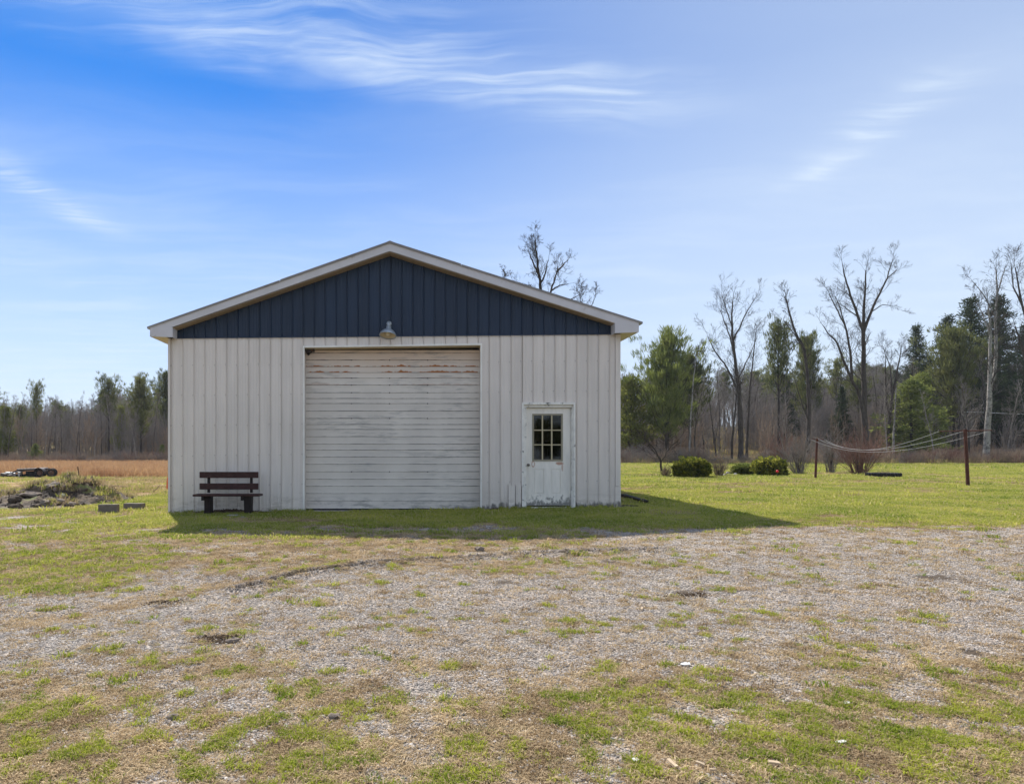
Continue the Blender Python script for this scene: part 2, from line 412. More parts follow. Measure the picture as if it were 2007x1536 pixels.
M['pine'] = foliage('pine_needles', (.050, .072, .028), (.24, .245, .085), .42, spot=.9)
M['pine_bright'] = foliage('bright_green_needles', (.055, .090, .024), (.28, .31, .085), .42, spot=.9)
M['spruce'] = foliage('dark_spruce_needles', (.026, .044, .025), (.085, .108, .052), .25, spot=.9)
M['cedar'] = foliage('yellowish_evergreen_needles', (.11, .14, .035), (.22, .22, .055), .38, spot=.9)
M['shrub'] = foliage('evergreen_shrub_leaves', (.04, .065, .012), (.42, .40, .07), .4, spot=5)
M['grass'] = foliage('short_lawn_grass', (.15, .24, .028), (.56, .53, .12), .5, dead=(.55, .47, .22), deadp=.22, spot=.55)
M['lush'] = foliage('green_grass_blades', (.13, .21, .024), (.48, .50, .075), .5, dead=(.52, .42, .23), deadp=.25, spot=2.2)
M['straw'] = foliage('dead_straw_blades', (.24, .16, .09), (.68, .53, .33), .3, spot=2.5)
M['fieldgrass'] = foliage('russet_dry_field_grass', (.36, .20, .11), (.56, .37, .20), .35, spot=.5)
M['tanfield'] = foliage('pale_dry_field_grass', (.38, .29, .15), (.52, .42, .22), .35, dead=(.20, .24, .06), deadp=.2, spot=.5)
def gravel_stone_mat():
    m, nt, b = mat_new('loose_gravel_stone')
    oi = nt.nodes.new('ShaderNodeObjectInfo')
    r = nt.nodes.new('ShaderNodeValToRGB'); nt.links.new(oi.outputs['Random'], r.inputs[0])
    cr = r.color_ramp; cr.elements[0].position = 0; cr.elements[0].color = (.11, .10, .09, 1)
    cr.elements[1].position = 1; cr.elements[1].color = (.60, .54, .48, 1)
    for p, c in ((.2, (.24, .205, .175)), (.55, (.37, .32, .275)), (.8, (.43, .36, .295)), (.92, (.49, .445, .40))):
        e = cr.elements.new(p); e.color = c4(c)
    nt.links.new(r.outputs[0], b.inputs['Base Color']); b.inputs['Roughness'].default_value = .85
    return m
M['gravel'] = gravel_stone_mat()
def glass_mat():
    m, nt, b = mat_new('dusty_window_glass')
    b.inputs['Base Color'].default_value = (.45, .44, .40, 1); b.inputs['Roughness'].default_value = .03
    b.inputs['Transmission Weight'].default_value = 1.0; b.inputs['IOR'].default_value = 1.45
    return m
M['glass'] = glass_mat()

# ------------------------------------------------------------------ ground
def seg_dist(x, y, pts):
    best = np.full(np.shape(x), 1e9)
    for (ax, ay), (bx, by) in zip(pts[:-1], pts[1:]):
        dx, dy = bx-ax, by-ay; L2 = dx*dx+dy*dy
        t = np.clip(((x-ax)*dx+(y-ay)*dy)/L2, 0, 1)
        best = np.minimum(best, np.hypot(x-ax-t*dx, y-ay-t*dy))
    return best
def gp(u, v):      # photo pixel on level ground -> (x, y)
    d = CH*F/(v-CV); return ((u-CU)*d/F, d)
TRACK = [gp(470,1150), gp(600,1120), gp(740,1104), gp(850,1097), gp(1000,1091), gp(1200,1085), gp(1300,1084)]
TRACK2 = [gp(0,1215), gp(170,1188), gp(330,1152), gp(500,1128)]
SOILS = [(gp(315,1181), .10), (gp(430,1254), .10), (gp(1350,1166), .12), (gp(1830,1141), .22), (gp(990,1140), .14), (gp(1900,1290), .08), (gp(1200,1105), .13)]
def height(x, y):
    x = np.asarray(x, float); y = np.asarray(y, float)
    z = .104*np.tanh(x/8.0) - .004
    z = z + (fbm(x*.35, y*.35, 3, 3)-.5)*.05*sst(1, 5, y)*(1-sst(9.5, 12, y)*(1-sst(16, 24, y)))
    z = z + (fbm(x*2.5, y*2.5, 5, 3)-.5)*.022
    t = seg_dist(x, y, TRACK); z = z + .035*np.exp(-((t-.11)/.05)**2) - .040*np.exp(-(t/.08)**2)
    t = seg_dist(x, y, TRACK2); z = z - .02*np.exp(-(t/.2)**2)
    # land climbs behind the right-hand tree line, a little behind the left one
    rise = sst(64, 125, y)*(5.4*sst(2, 22, x) + 3.0*(1-sst(-20, 0, x)))
    z = z + rise + sst(130, 400, y)*6*(fbm(x*.01, y*.01, 9, 2))
    return z
def zones(x, y):
    x = np.asarray(x, float); y = np.asarray(y, float)
    n1 = fbm(x*.8, y*.8, 21, 3)-.5; n2 = fbm(x*2.6, y*2.6, 31, 4)-.5; n3 = fbm(x*9, y*9, 41, 3)-.5
    w = n1*1.4
    fore = (1-sst(3.0, 4.3, y+w*.5-.05*x))*.66
    leftl = sst(5.2, 6.1, y+w)*(1-sst(-3.3, -2.3, x+w*.9))*1.05
    leftl = leftl*(1-.62*sst(8.0, 9.2, y+w)*(1-sst(13.0, 14.5, y+w*.5)))
    shade = sst(10.1, 11.4, y+w*.9)*.97*(1-.5*(1-sst(-6.2, -5.0, x))*(1-sst(13.0, 14.5, y+w*.5)))
    rl = sst(9.9, 10.8, y+w*.5)*sst(.5, 3, x)*1.12
    tan_ = sst(6.3, 7.3, y+w*.8)*(1-sst(9.6, 10.6, y))*(1-sst(2.0, 3.6, x+w))
    mid = (.13 + .17*sst(.05, .3, n1))*(1-.6*sst(1.2, 3, x)*sst(4.4, 5.2, y))
    shade = shade*(1-.42*(1-sst(10.2, 11.6, y+w*.8))*(1-sst(2, 4, x)))
    mac = np.maximum.reduce([fore, leftl, shade, rl, tan_*.30, mid])
    n4 = fbm(x*16, y*16, 43, 2)-.5; near = 1-sst(9, 12, y)
    g = np.clip((mac*1.3 + n2*1.5 + n3*(.9+1.0*near) + n4*1.3*near - .50)/.45, 0, 1)
    dirt = np.clip(tan_*.62 + n2*1.8, 0, 1)*(tan_ > .02)
    dirt = np.maximum(dirt, np.clip((n1*2+n2*2.4-.50)/.4, 0, 1)*.45*(1-sst(10, 11, y)))
    dirt = dirt*(1-.7*sst(.2, 2.2, x+w)*sst(4.3, 5.0, y)*(1-sst(9.6, 10.4, y)))
    dirt = np.maximum(dirt, (1-sst(3.2, 4.3, y+w*.5-.05*x))*np.clip(.62+n2*2.6+n3*.8, 0, 1)*.95)
    soil = np.clip(1.45-seg_dist(x, y, TRACK)/.10+n3*1.6+n4*.6, 0, 1)
    soil = soil*(seg_dist(x, y, TRACK) < .25)
    pt = sst(.30, .05, seg_dist(x, y, TRACK2))*.5; dirt = np.maximum(dirt, pt)
    for (c, r) in SOILS:
        q = np.hypot((x-c[0]), (y-c[1])*1.0)/r + n3*1.6
        soil = np.maximum(soil, np.clip((1-q)*2, 0, 1))
    soil = np.maximum(soil, np.clip((n3*2.2+n2*1.5-.72)/.25, 0, 1)*.8*(y < 10))
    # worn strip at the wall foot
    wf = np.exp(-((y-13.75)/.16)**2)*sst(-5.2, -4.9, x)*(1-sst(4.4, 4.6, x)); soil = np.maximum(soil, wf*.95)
    field = sst(17, 22, y + w*2)*(1-sst(-8, -6, x+w))
    tanp = np.clip((fbm(x*.25+3, y*.6, 51, 3)-.54)/.12, 0, 1)*sst(14, 22, y)
    return g, dirt, soil, field, tanp

def axis(segs):
    out = [segs[0][0]]
    for a, b, n, p in segs:
        t = (np.arange(1, n+1)/n)**p; out += list(a+(b-a)*t)
    return np.array(out)
def ground():
    xs = axis([(-600, -60, 14, .6), (-60, -14, 46, .8), (-14, -6, 80, .9), (-6, 7, 420, 1), (7, 16, 90, 1.1), (16, 70, 54, 1.3), (70, 600, 14, 1.6)])
    ys = axis([(-60, 0, 12, .6), (0, 2, 12, 1), (2, 6.5, 170, 1.25), (6.5, 16, 150, 1.3), (16, 70, 110, 1.5), (70, 150, 30, 1.2), (150, 1200, 20, 1.8)])
    Xg, Yg = np.meshgrid(xs, ys); Z = height(Xg, Yg)
    nx, ny = len(xs), len(ys)
    V = np.stack([Xg.ravel(), Yg.ravel(), Z.ravel()], 1)
    g, dirt, soil, field, tanp = zones(Xg.ravel(), Yg.ravel())
    i = np.arange(nx*ny).reshape(ny, nx)
    Fc = np.stack([i[:-1,:-1].ravel(), i[:-1,1:].ravel(), i[1:,1:].ravel(), i[1:,:-1].ravel()], 1)
    cx = V[Fc].mean(1)[:,0]; cy = V[Fc].mean(1)[:,1]
    w = (fbm(cx*.8, cy*.8, 21, 3)-.5)*1.4
    lawn = (sst(9.9, 10.8, cy+w*.6) > .5) | ((cy+w > 5.7) & (cx+w*.9 < -2.8))
    field_f = (cy+w*2 > 19.5) & (cx+w < -7) & (cy < 66)
    wood = cy > 62
    kinds = np.where(wood, 3, np.where(field_f, 2, np.where(lawn, 1, 0)))
    for k, name in enumerate(('gravel_yard', 'lawn', 'dry_field', 'woodland_floor')):
        f = Fc[kinds == k]; idx, inv = np.unique(f, return_inverse=True)
        me = np_mesh(name, V[idx], inv.reshape(f.shape), True)
        for an, av in (('grass', g), ('dirt', dirt), ('soil', soil), ('field', field), ('tanp', tanp)):
            a = me.attributes.new(an, 'FLOAT', 'POINT'); a.data.foreach_set('value', av[idx].astype(np.float32))
        o = link(name, me, M['ground']); o['kind'] = 'structure'
def ground_mat():
    m, nt, b = mat_new('yard_ground')
    geo = nt.nodes.new('ShaderNodeNewGeometry'); P = geo.outputs['Position']
    def at(n):
        a = nt.nodes.new('ShaderNodeAttribute'); a.attribute_name = n; return a.outputs['Fac']
    def vor(scale, rnd_=1.0):
        v = nt.nodes.new('ShaderNodeTexVoronoi'); nt.links.new(P, v.inputs['Vector']); v.inputs['Scale'].default_value = scale
        return v
    v1 = vor(95); v2 = vor(42)
    def ramp(fac, stops):
        r = nt.nodes.new('ShaderNodeValToRGB'); nt.links.new(fac, r.inputs[0]); cr = r.color_ramp
        cr.elements[0].position = stops[0][0]; cr.elements[0].color = c4(stops[0][1])
        cr.elements[1].position = stops[-1][0]; cr.elements[1].color = c4(stops[-1][1])
        for p, c in stops[1:-1]: e = cr.elements.new(p); e.color = c4(c)
        return r.outputs[0]
    s1 = nt.nodes.new('ShaderNodeSeparateColor'); nt.links.new(v1.outputs['Color'], s1.inputs[0])
    s2 = nt.nodes.new('ShaderNodeSeparateColor'); nt.links.new(v2.outputs['Color'], s2.inputs[0])
    G = [(0, (.05, .045, .04)), (.2, (.18, .16, .14)), (.55, (.36, .31, .265)), (.85, (.44, .375, .315)), (1, (.60, .54, .48))]
    gv = mixc(nt, maprange(nt, noise(nt, P, 6, 3).outputs['Fac'], .45, .6), ramp(s1.outputs[0], G), ramp(s2.outputs[1], G))
    big = noise(nt, P, .7, 4)
    gv = mixc(nt, maprange(nt, big.outputs['Fac'], .35, .65, .75, .0), gv, (1.0, .93, .87), 'MULTIPLY')
    dn = noise(nt, P, 24, 6, .7)
    dirtc = mixc(nt, maprange(nt, dn.outputs['Fac'], .3, .7), (.11, .072, .046), (.47, .355, .24))
    gn = noise(nt, P, 22, 5, .7); gl = noise(nt, P, .9, 5, .6)
    under = mixc(nt, maprange(nt, gn.outputs['Fac'], .38, .62), (.055, .06, .02), (.22, .19, .08))
    farl = mixc(nt, maprange(nt, gl.outputs['Fac'], .35, .65), (.17, .23, .035), (.34, .345, .09))
    farl = mixc(nt, maprange(nt, gn.outputs['Fac'], .3, .7, 0, .55), farl, (.20, .22, .06))
    sep = nt.nodes.new('ShaderNodeSeparateXYZ'); nt.links.new(P, sep.inputs[0])
    gcol = mixc(nt, maprange(nt, sep.outputs[1], 10, 24), under, farl)
    gcol = mixc(nt, math_(nt, 'MULTIPLY', at('tanp'), .75), gcol, (.36, .29, .16))
    fld = mixc(nt, maprange(nt, noise(nt, P, .35, 4).outputs['Fac'], .35, .65), (.40, .29, .155), (.36, .215, .12))
    c = mixc(nt, math_(nt, 'MULTIPLY', at('dirt'), .88), gv, dirtc)
    c = mixc(nt, math_(nt, 'MULTIPLY', at('grass'), .72), c, gcol)
    c = mixc(nt, maprange(nt, sep.outputs[1], 14, 18), c, gcol)
    c = mixc(nt, at('field'), c, fld)
    wood = mixc(nt, maprange(nt, noise(nt, P, .12, 4).outputs['Fac'], .4, .6), (.26, .19, .11), (.36, .30, .13))
    c = mixc(nt, maprange(nt, sep.outputs[1], 60, 66), c, wood)
    c = mixc(nt, math_(nt, 'MULTIPLY', at('soil'), .92), c, (.075, .054, .036))
    nt.links.new(c, b.inputs['Base Color']); b.inputs['Roughness'].default_value = .95; b.inputs['Specular IOR Level'].default_value = .15
    h = math_(nt, 'ADD', math_(nt, 'MULTIPLY', v1.outputs['Distance'], -.6), math_(nt, 'MULTIPLY', v2.outputs['Distance'], -.7))
    h = math_(nt, 'ADD', h, math_(nt, 'MULTIPLY', gn.outputs['Fac'], .8))
    bn = nt.nodes.new('ShaderNodeBump'); bn.inputs['Strength'].default_value = .8; bn.inputs['Distance'].default_value = .012
    nt.links.new(h, bn.inputs['Height']); nt.links.new(bn.outputs[0], b.inputs['Normal'])
    return m
M['ground'] = ground_mat()
ground()
def GZ(x, y): return float(height(np.array([x]), np.array([y]))[0])
def on_ground(u, v):
    d = CH*F/(v-CV)
    for _ in range(12):
        x = (u-CU)*d/F; d = (CH-GZ(x, d))*F/(v-CV)
    x = (u-CU)*d/F
    return Vector((x, d, GZ(x, d)))

# ------------------------------------------------------------------ building
D = 13.85; SC = F/D
def wx(u, d=D): return (u-CU)/F*d
def wz(v, d=D): return CH-(v-CV)/F*d
ZB = lambda x: wz(1006.5, D) + (wz(995, D)-wz(1006.5, D))*(x-wx(330))/(wx(1215)-wx(330))      # foot of the wall
ZM = lambda x: wz(663, D) + (wz(655, D)-wz(663, D))*(x-wx(345))/(wx(1200)-wx(345))            # joint of cream and navy
XL, XR = wx(330), wx(1215.5); XA = wx(764)
DEPTH = 13.0
barn = empty('pole_barn', (wx(772), D, 0), 'cream metal pole barn with navy gable and big overhead door', 'garage building')
def bpart(mb, name, mat, parent=barn, smooth=False):
    o = mb.build(name, mat, None, smooth); 
    if parent is barn: o.data.transform(Matrix.Translation(-barn.location)); o.parent = barn
    else:
        o.data.transform(Matrix.Translation(-barn.location)); o.parent = parent
    return o
RIB = 21.42/SC
def rib_profile(xa, xb, x0):
    """front outline of one siding panel between xa and xb, ribs every RIB starting from x0; returns (x, y) with y proud towards camera"""
    pts = []
    def yat(x):
        t = (x-x0) % RIB
        if t < .006: return -.023
        if t < .017: return -.023*(1-(t-.006)/.011)
        if RIB-.017 <= t < RIB-.006: return -.023*((t-(RIB-.017))/.011)
        if t >= RIB-.006: return -.023
        for c in (RIB*.36, RIB*.66):
            if abs(t-c) < .008: return -.0035
        return 0.0
    bps = set([xa, xb]); k = math.floor((xa-x0)/RIB)
    for j in range(k-1, k+4):
        b = x0+j*RIB
        for o in (.006, .017, RIB-.017, RIB-.006, RIB*.36-.012, RIB*.36-.007, RIB*.36+.007, RIB*.36+.012, RIB*.66-.012, RIB*.66-.007, RIB*.66+.007, RIB*.66+.012):
            if xa+1e-4 < b+o < xb-1e-4: bps.add(b+o)
    return [(x, yat(min(max(x, xa+1e-5), xb-1e-5))) for x in sorted(bps)]
def panel(xa, xb, x0, zb, zt, yface=D, thick=.004, name='siding_panel', mat=None, parent=barn):
    pr = rib_profile(xa, xb, x0)
    mb = MB(); n = len(pr)
    vs = [(x, yface+y, zb(x)) for x, y in pr] + [(x, yface+y, zt(x)) for x, y in pr]
    fs = [(i, i+1, n+i+1, n+i) for i in range(n-1)]
    vs += [(xa, yface+.03, zb(xa)), (xb, yface+.03, zb(xb)), (xb, yface+.03, zt(xb)), (xa, yface+.03, zt(xa))]
    q = 2*n
    fs += [(0, n, q+3, q), (n-1, q+1, q+2, 2*n-1), (q+1, q, q+3, q+2), tuple(range(n, 2*n))+(q+2, q+3), tuple(range(n-1, -1, -1))+(q, q+1)]
    mb.add(vs, fs)
    return bpart(mb, name, mat or M['siding'], parent)

GX0, GX1 = wx(595), wx(943.5); GZT = lambda x: wz(680.5)+(wz(675.5)-wz(680.5))*(x-GX0)/(GX1-GX0)
DX0, DX1 = wx(1024), wx(1125.5); DZT = lambda x: wz(790.5)
X0 = wx(359.2)-.0
k0 = math.ceil((XL-X0)/RIB-1)
edges = [XL+.045]
j = k0
while X0+j*RIB < XR-.05:
    if X0+j*RIB > XL+.07: edges.append(X0+j*RIB)
    j += 1
edges.append(XR-.10)
for a, b_ in zip(edges[:-1], edges[1:]):
    cuts = sorted(set([a, b_]+[c for c in (GX0, GX1, DX0, DX1) if a < c < b_]))
    for p, q in zip(cuts[:-1], cuts[1:]):
        if q-p < .012: continue
        m_ = (p+q)/2; g = 0.0026
        zb = ZB
        if GX0 < m_ < GX1: zb = GZT
        elif DX0 < m_ < DX1: zb = DZT
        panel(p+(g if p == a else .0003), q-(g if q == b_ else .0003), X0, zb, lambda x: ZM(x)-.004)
# gable
SLL = ((345, 645.5), (764, 499.5)); SLR = ((764, 499.5), (1198, 634.5))
def rake(x):       # underside of the gable trim on the wall plane
    u = CU + x*SC
    (a, b_) = SLL if u < 764 else SLR
    return wz(a[1]+(b_[1]-a[1])*(u-a[0])/(b_[0]-a[0]))
gx0, gx1 = wx(345), wx(1199)
ed = [gx0]; j = math.ceil((gx0-X0)/RIB)
while X0+j*RIB < gx1-.03:
    if X0+j*RIB > gx0+.03: ed.append(X0+j*RIB)
    j += 1
ed.append(gx1)
if True:
    ed2 = sorted(set(ed+[XA]))
    for a, b_ in zip(ed[:-1], ed[1:]):
        pr = [a, b_]
        if a < XA < b_:
            panel(a+.0012, XA, X0, ZM, lambda x: rake(x)+.05, name='gable_panel', mat=M['navy'])
            panel(XA, b_-.0012, X0, ZM, lambda x: rake(x)+.05, name='gable_panel', mat=M['navy'])
        else:
            panel(a+.0012, b_-.0012, X0, ZM, lambda x: rake(x)+.05, name='gable_panel', mat=M['navy'])
# flashing strip between the two colours
mb = MB(); mb.hexa([(gx0,D-.030,ZM(gx0)-.010),(gx1,D-.030,ZM(gx1)-.010),(gx1,D-.0205,ZM(gx1)-.010),(gx0,D-.0205,ZM(gx0)-.010),
                    (gx0,D-.024,ZM(gx0)+.012),(gx1,D-.024,ZM(gx1)+.012),(gx1,D-.0205,ZM(gx1)+.012),(gx0,D-.0205,ZM(gx0)+.012)])
bpart(mb, 'drip_flashing', M['navy'])
# corner posts
def slab(xa, xb, y0, y1, zb0, zb1, zt0, zt1):
    mb = MB(); mb.hexa([(xa,y0,zb0),(xb,y0,zb1),(xb,y1,zb1),(xa,y1,zb0),(xa,y0,zt0),(xb,y0,zt1),(xb,y1,zt1),(xa,y1,zt0)]); return mb
o = bpart(slab(XL, XL+.0455, D-.024, D+.10, ZB(XL)-.03, ZB(XL)-.03, ZM(XL), ZM(XL)), 'corner_trim', M['siding'])
o = bpart(slab(XR-.099, XR, D-.024, D+.10, wz(952.5), wz(952), ZM(XR), ZM(XR)), 'corner_trim', M['siding'])
o = bpart(slab(XR-.105, XR+.004, D-.029, D+.10, ZB(XR)+.0, ZB(XR)+.0, wz(953.2), wz(952.7)), 'corner_trim', M['siding'])
# side and rear walls, each rib panel its own piece (rotated ones share one mesh)
EZ = ZM(XL)-.02
def side_panel_mesh():
    mb = MB(); pr = rib_profile(0, RIB*4-.002, 0)
    n = len(pr); h0, h1 = -.12, EZ
    mb.add([(y, x, h0) for x, y in pr]+[(y, x, h1) for x, y in pr]+[(.03, 0, h0), (.03, RIB*4-.002, h0), (.03, RIB*4-.002, h1), (.03, 0, h1)],
           [(i+1, i, n+i, n+i+1) for i in range(n-1)]+[(2*n, 2*n+1, 2*n+2, 2*n+3)])
    return mb.mesh('side_panel')
sp = side_panel_mesh(); sp.materials.append(M['siding'])
nside = int(DEPTH/(RIB*4))
for s in (0, 1):
    for i in range(nside):
        o = link('side_panel', sp, None, barn)
        yy = .11+i*RIB*4
        if s == 0: o.location = (XL+.02-barn.location.x, yy, 0)
        else: o.location = (XR-.02-barn.location.x, yy+RIB*4-.002, 0); o.rotation_euler = (0, 0, math.pi)
BACK = D+.11+nside*RIB*4
mb = MB(); mb.prism_y([(XL+.02, -.12), (XR-.02, -.12), (XR-.02, EZ), (XA, wz(486)), (XL+.02, EZ)], BACK, BACK+.03); bpart(mb, 'rear_wall', M['siding'])
# foundation sill and floor
mb = MB(); mb.box(XL+.05, XR-.05, D+.04, BACK, -.20, -.06); bpart(mb, 'floor_slab', M['concrete'])
# roof: two slopes of ribbed metal sheets
DF = D-.28; SF = F/DF
def fx(u): return (u-CU)/SF
def fz(v): return CH-(v-CV)/SF
LT = (fx(289), fz(641)); RT = (fx(1259), fz(631.5)); AP = (fx(764), fz(474))
ROOF_BACK = BACK+.3
def roof_sheet(i, side, n=15):
    y0 = DF-.02+(ROOF_BACK-DF)*i/n; y1 = DF-.02+(ROOF_BACK-DF)*(i+1)/n-.004
    E = LT if side == 0 else RT
    mb = MB(); pr = []
    for t, h in ((0,0),(.1,0),(.12,.018),(.16,.018),(.18,0),(.5,0),(.52,.018),(.56,.018),(.58,0),(1,0)): pr.append((y0+(y1-y0)*t, h))
    if i == 0: pr = [(y, 0) for y, h in pr]
    m = len(pr); vs = []
    for h2 in (0, -.03):
        for (x, z) in (E, AP):
            for (y, h) in pr: vs.append((x, y, z+(h if h2 == 0 else 0)+h2-.004))
    fs = []
    for k in range(m-1):
        fs.append((k, k+1, m+k+1, m+k) if side else (k+1, k, m+k, m+k+1))
        fs.append((2*m+k+1, 2*m+k, 3*m+k, 3*m+k+1) if side else (2*m+k, 2*m+k+1, 3*m+k+1, 3*m+k))
    fs += [(0, m, 3*m, 2*m), (m-1, 3*m-1, 4*m-1, 2*m-1)]
    fs += [tuple([k for k in range(m)]+[2*m+k for k in range(m-1, -1, -1)])]
    mb.add(vs, fs); return bpart(mb, 'roof_sheet', M['roof'])
for s in (0, 1):
    for i in range(15): roof_sheet(i, s)
mb = MB(); dzl = (AP[1]-LT[1])/(AP[0]-LT[0]); dzr = (AP[1]-RT[1])/(RT[0]-AP[0]); w_ = .14
mb.prism_y([(AP[0]-w_, AP[1]-w_*dzl+.020), (AP[0], AP[1]+.034), (AP[0]+w_, AP[1]-w_*dzr+.020), (AP[0]+w_, AP[1]-w_*dzr+.016), (AP[0], AP[1]+.026), (AP[0]-w_, AP[1]-w_*dzl+.016)], DF+.02, ROOF_BACK)
bpart(mb, 'ridge_cap', M['roof'])
# rake fascia, drip edge in two lengths each side, soffits, channel
def L2(a, b, t): return (a[0]+(b[0]-a[0])*t, a[1]+(b[1]-a[1])*t)
def uz(u, v): return (fx(u), fz(v))
def band(p0, p1, q1, q0, y0, y1, name, mat):
    mb = MB(); mb.prism_y([p0, p1, q1, q0], y0, y1); return bpart(mb, name, mat)
band(uz(294,641.0), uz(764,476.5), uz(764,492.0), uz(294,656.0), DF, DF+.022, 'rake_fascia', M['fascia'])
band(uz(764,476.5), uz(1252,631.5), uz(1252,648.0), uz(764,492.0), DF, DF+.022, 'rake_fascia', M['fascia'])
# eave return boxes
mb = MB(); mb.prism_y([uz(294,642), uz(338,642), uz(338,661), uz(294,659.5)], DF-.006, DF-.001); bpart(mb, 'eave_return', M['fascia'])
mb = MB(); mb.prism_y([uz(1205.5,633), uz(1252,633), uz(1252,651), uz(1205.5,653)], DF-.006, DF-.001); bpart(mb, 'eave_return', M['fascia'])
for (a, b_, t0, t1, lift) in ((LT, AP, 0, .545, 0), (LT, AP, .549, 1, .006), (RT, AP, 0, .715, 0), (RT, AP, .719, 1, .006)):
    p, q = L2(a, b_, t0), L2(a, b_, t1)
    mb = MB(); mb.prism_y([(p[0], p[1]+.004+lift), (q[0], q[1]+.004+lift), (q[0], q[1]-.036+lift), (p[0], p[1]-.022+lift if t0 == 0 else p[1]-.036+lift)], DF-.024-lift, DF-.010); bpart(mb, 'rake_drip_edge', M['drip'])
# soffit boards under the rake
band(uz(338,642.0), uz(764,493.0), uz(764,494.2), uz(338,643.2), DF+.022, D+.0, 'rake_soffit', M['soffit'])
band(uz(764,493.0), uz(1205.5,633.0), uz(1205.5,634.2), uz(764,494.2), DF+.022, D+.0, 'rake_soffit', M['soffit'])
# inner sides of the return boxes
for (ua, va, vb) in ((338, 642, 661), (1205.5, 633, 653)):
    mb = MB(); x = fx(ua); mb.box(x-.006, x+.006, DF, D-.02, fz(vb), fz(va)); bpart(mb, 'return_side', M['fascia'])
# tan channel along the gable panels
for (a, b_) in (SLL, SLR):
    p, q = (wx(a[0]), wz(a[1])), (wx(b_[0]), wz(b_[1]))
    mb = MB(); mb.prism_y([(p[0], p[1]+.030), (q[0], q[1]+.030), (q[0], q[1]+.002), (p[0], p[1]+.002)], D-.045, D-.021); bpart(mb, 'tan_channel', M['tan'])
for (ua, va, vb) in ((344, 643, 662), (1198.6, 634, 655)):
    x = wx(ua); mb = MB(); mb.box(x-.012, x+.012, D-.045, D-.0205, wz(vb), wz(va)-.003); bpart(mb, 'tan_channel', M['tan'])
# side eaves: fascia, soffit
for (uo, vt, vb, xw) in ((294, 641, 659.5, XL), (1252, 633, 651, XR)):
    x = fx(uo); s = 1 if uo > 800 else -1
    mb = MB(); mb.box(min(x, x-s*.02), max(x, x-s*.02), DF+.0225, ROOF_BACK-.02, fz(vb), fz(vt)+.0); bpart(mb, 'eave_fascia', M['fascia'])
    a, b_ = sorted((x-s*.021, xw-s*.02)); n = 10
    for i in range(n):
        ya = DF+.023+(ROOF_BACK-DF-.05)*i/n; yb = DF+.023+(ROOF_BACK-DF-.05)*(i+1)/n-.004
        mb = MB(); mb.box(a, b_, ya, yb, fz(vb)+.001, fz(vb)+.012); bpart(mb, 'eave_soffit', M['tan'])
# screws of the siding
mb = MB()
def screw(x, z, y=D-.004, r=.0058):
    mb.add([(x-r,y-.007,z-r),(x+r,y-.007,z-r),(x+r,y-.007,z+r),(x-r,y-.007,z+r),(x-r,y+.004,z-r),(x+r,y+.004,z-r),(x+r,y+.004,z+r),(x-r,y+.004,z+r)],
           [(0,1,2,3),(0,4,5,1),(1,5,6,2),(2,6,7,3),(3,7,4,0)])
j = 0
for e in edges[:-1]:
    x = e - .030
    if x < XL+.03: x = e + .02
    for v in (711, 770, 829, 888, 946, 996):
        z = wz(v)+.0125*(x-0)*.9
        if GX0-.03 < x < GX1+.03 and v > 675: continue
        if DX0-.03 < x < DX1+.03 and v > 785: continue
        screw(x, z+rnd.uniform(-.008, .008))
    screw(x+.012, ZM(x)-.022, D-.020)
o = bpart(mb, 'siding_screws', simple('dull_screw_heads', (.24, .225, .21), .5)); o['kind'] = 'stuff'
mb = MB()
for e in ed[1:-1]:
    z = wz(571)
    if z < rake(e)-.1: screw(e-.03, z)
o = bpart(mb, 'gable_screws', simple('navy_screw_heads', (.015, .02, .03), .5)); o['kind'] = 'stuff'

# garage opening: casing trims, jambs and header
DG = D+.25; SG = F/DG
def hx(u): return (u-CU)/SG
def hz(v): return CH-(v-CV)/SG
gxl, gxr = GX0, GX1
bpart(slab(gxl-.010, gxl+.022, D-.034, D+.02, ZB(gxl)-.03, ZB(gxl)-.03, GZT(gxl)+.022, GZT(gxl)+.022), 'opening_trim', M['trim'])
bpart(slab(gxr-.022, gxr+.010, D-.034, D+.02, wz(942), wz(942), GZT(gxr)+.022, GZT(gxr)+.022), 'opening_trim', M['trim'])
bpart(slab(gxr-.024, gxr+.008, D-.038, D+.02, ZB(gxr)-.02, ZB(gxr)-.02, wz(943), wz(943)), 'opening_trim', M['trim'])
bpart(slab(gxl+.0225, gxr-.0225, D-.034, D+.02, GZT(gxl)-.012, GZT(gxr)-.012, GZT(gxl)+.022, GZT(gxr)+.022), 'opening_trim', M['trim'])
bpart(slab(gxl-.02, gxl+.004, D+.0205, D+.42, -.2, -.2, GZT(gxl), GZT(gxl)), 'door_jamb', M['siding'])
bpart(slab(gxr-.004, gxr+.02, D+.0205, D+.42, -.2, -.2, GZT(gxr), GZT(gxr)), 'door_jamb', M['siding'])
bpart(slab(gxl+.005, gxr-.005, D+.0205, D+.42, GZT(gxl)-.012, GZT(gxr)-.012, GZT(gxl)+.02, GZT(gxr)+.02), 'door_header', M['tan'])
gd = MB(); gd.box(gxl+.0045, gxr-.0045, DG+.06, DG+.09, -.15, hz(683)); gdoor = bpart(gd, 'garage_door', M['dark'])
LV = [110, 137, 195, 250, 299, 346, 404, 467, 516, 558, 620, 682, 733, 774, 834, 897, 946, 1003, 1065, 1127, 1190, 1248, 1309, 1370, 1436]
LV = [660+v/4.265 for v in LV]
gw0, gw1 = gxl+.006, gxr-.006
rust_lv = {2: 1.0, 3: 1.0, 4: .12, 5: .25, 1: .08}
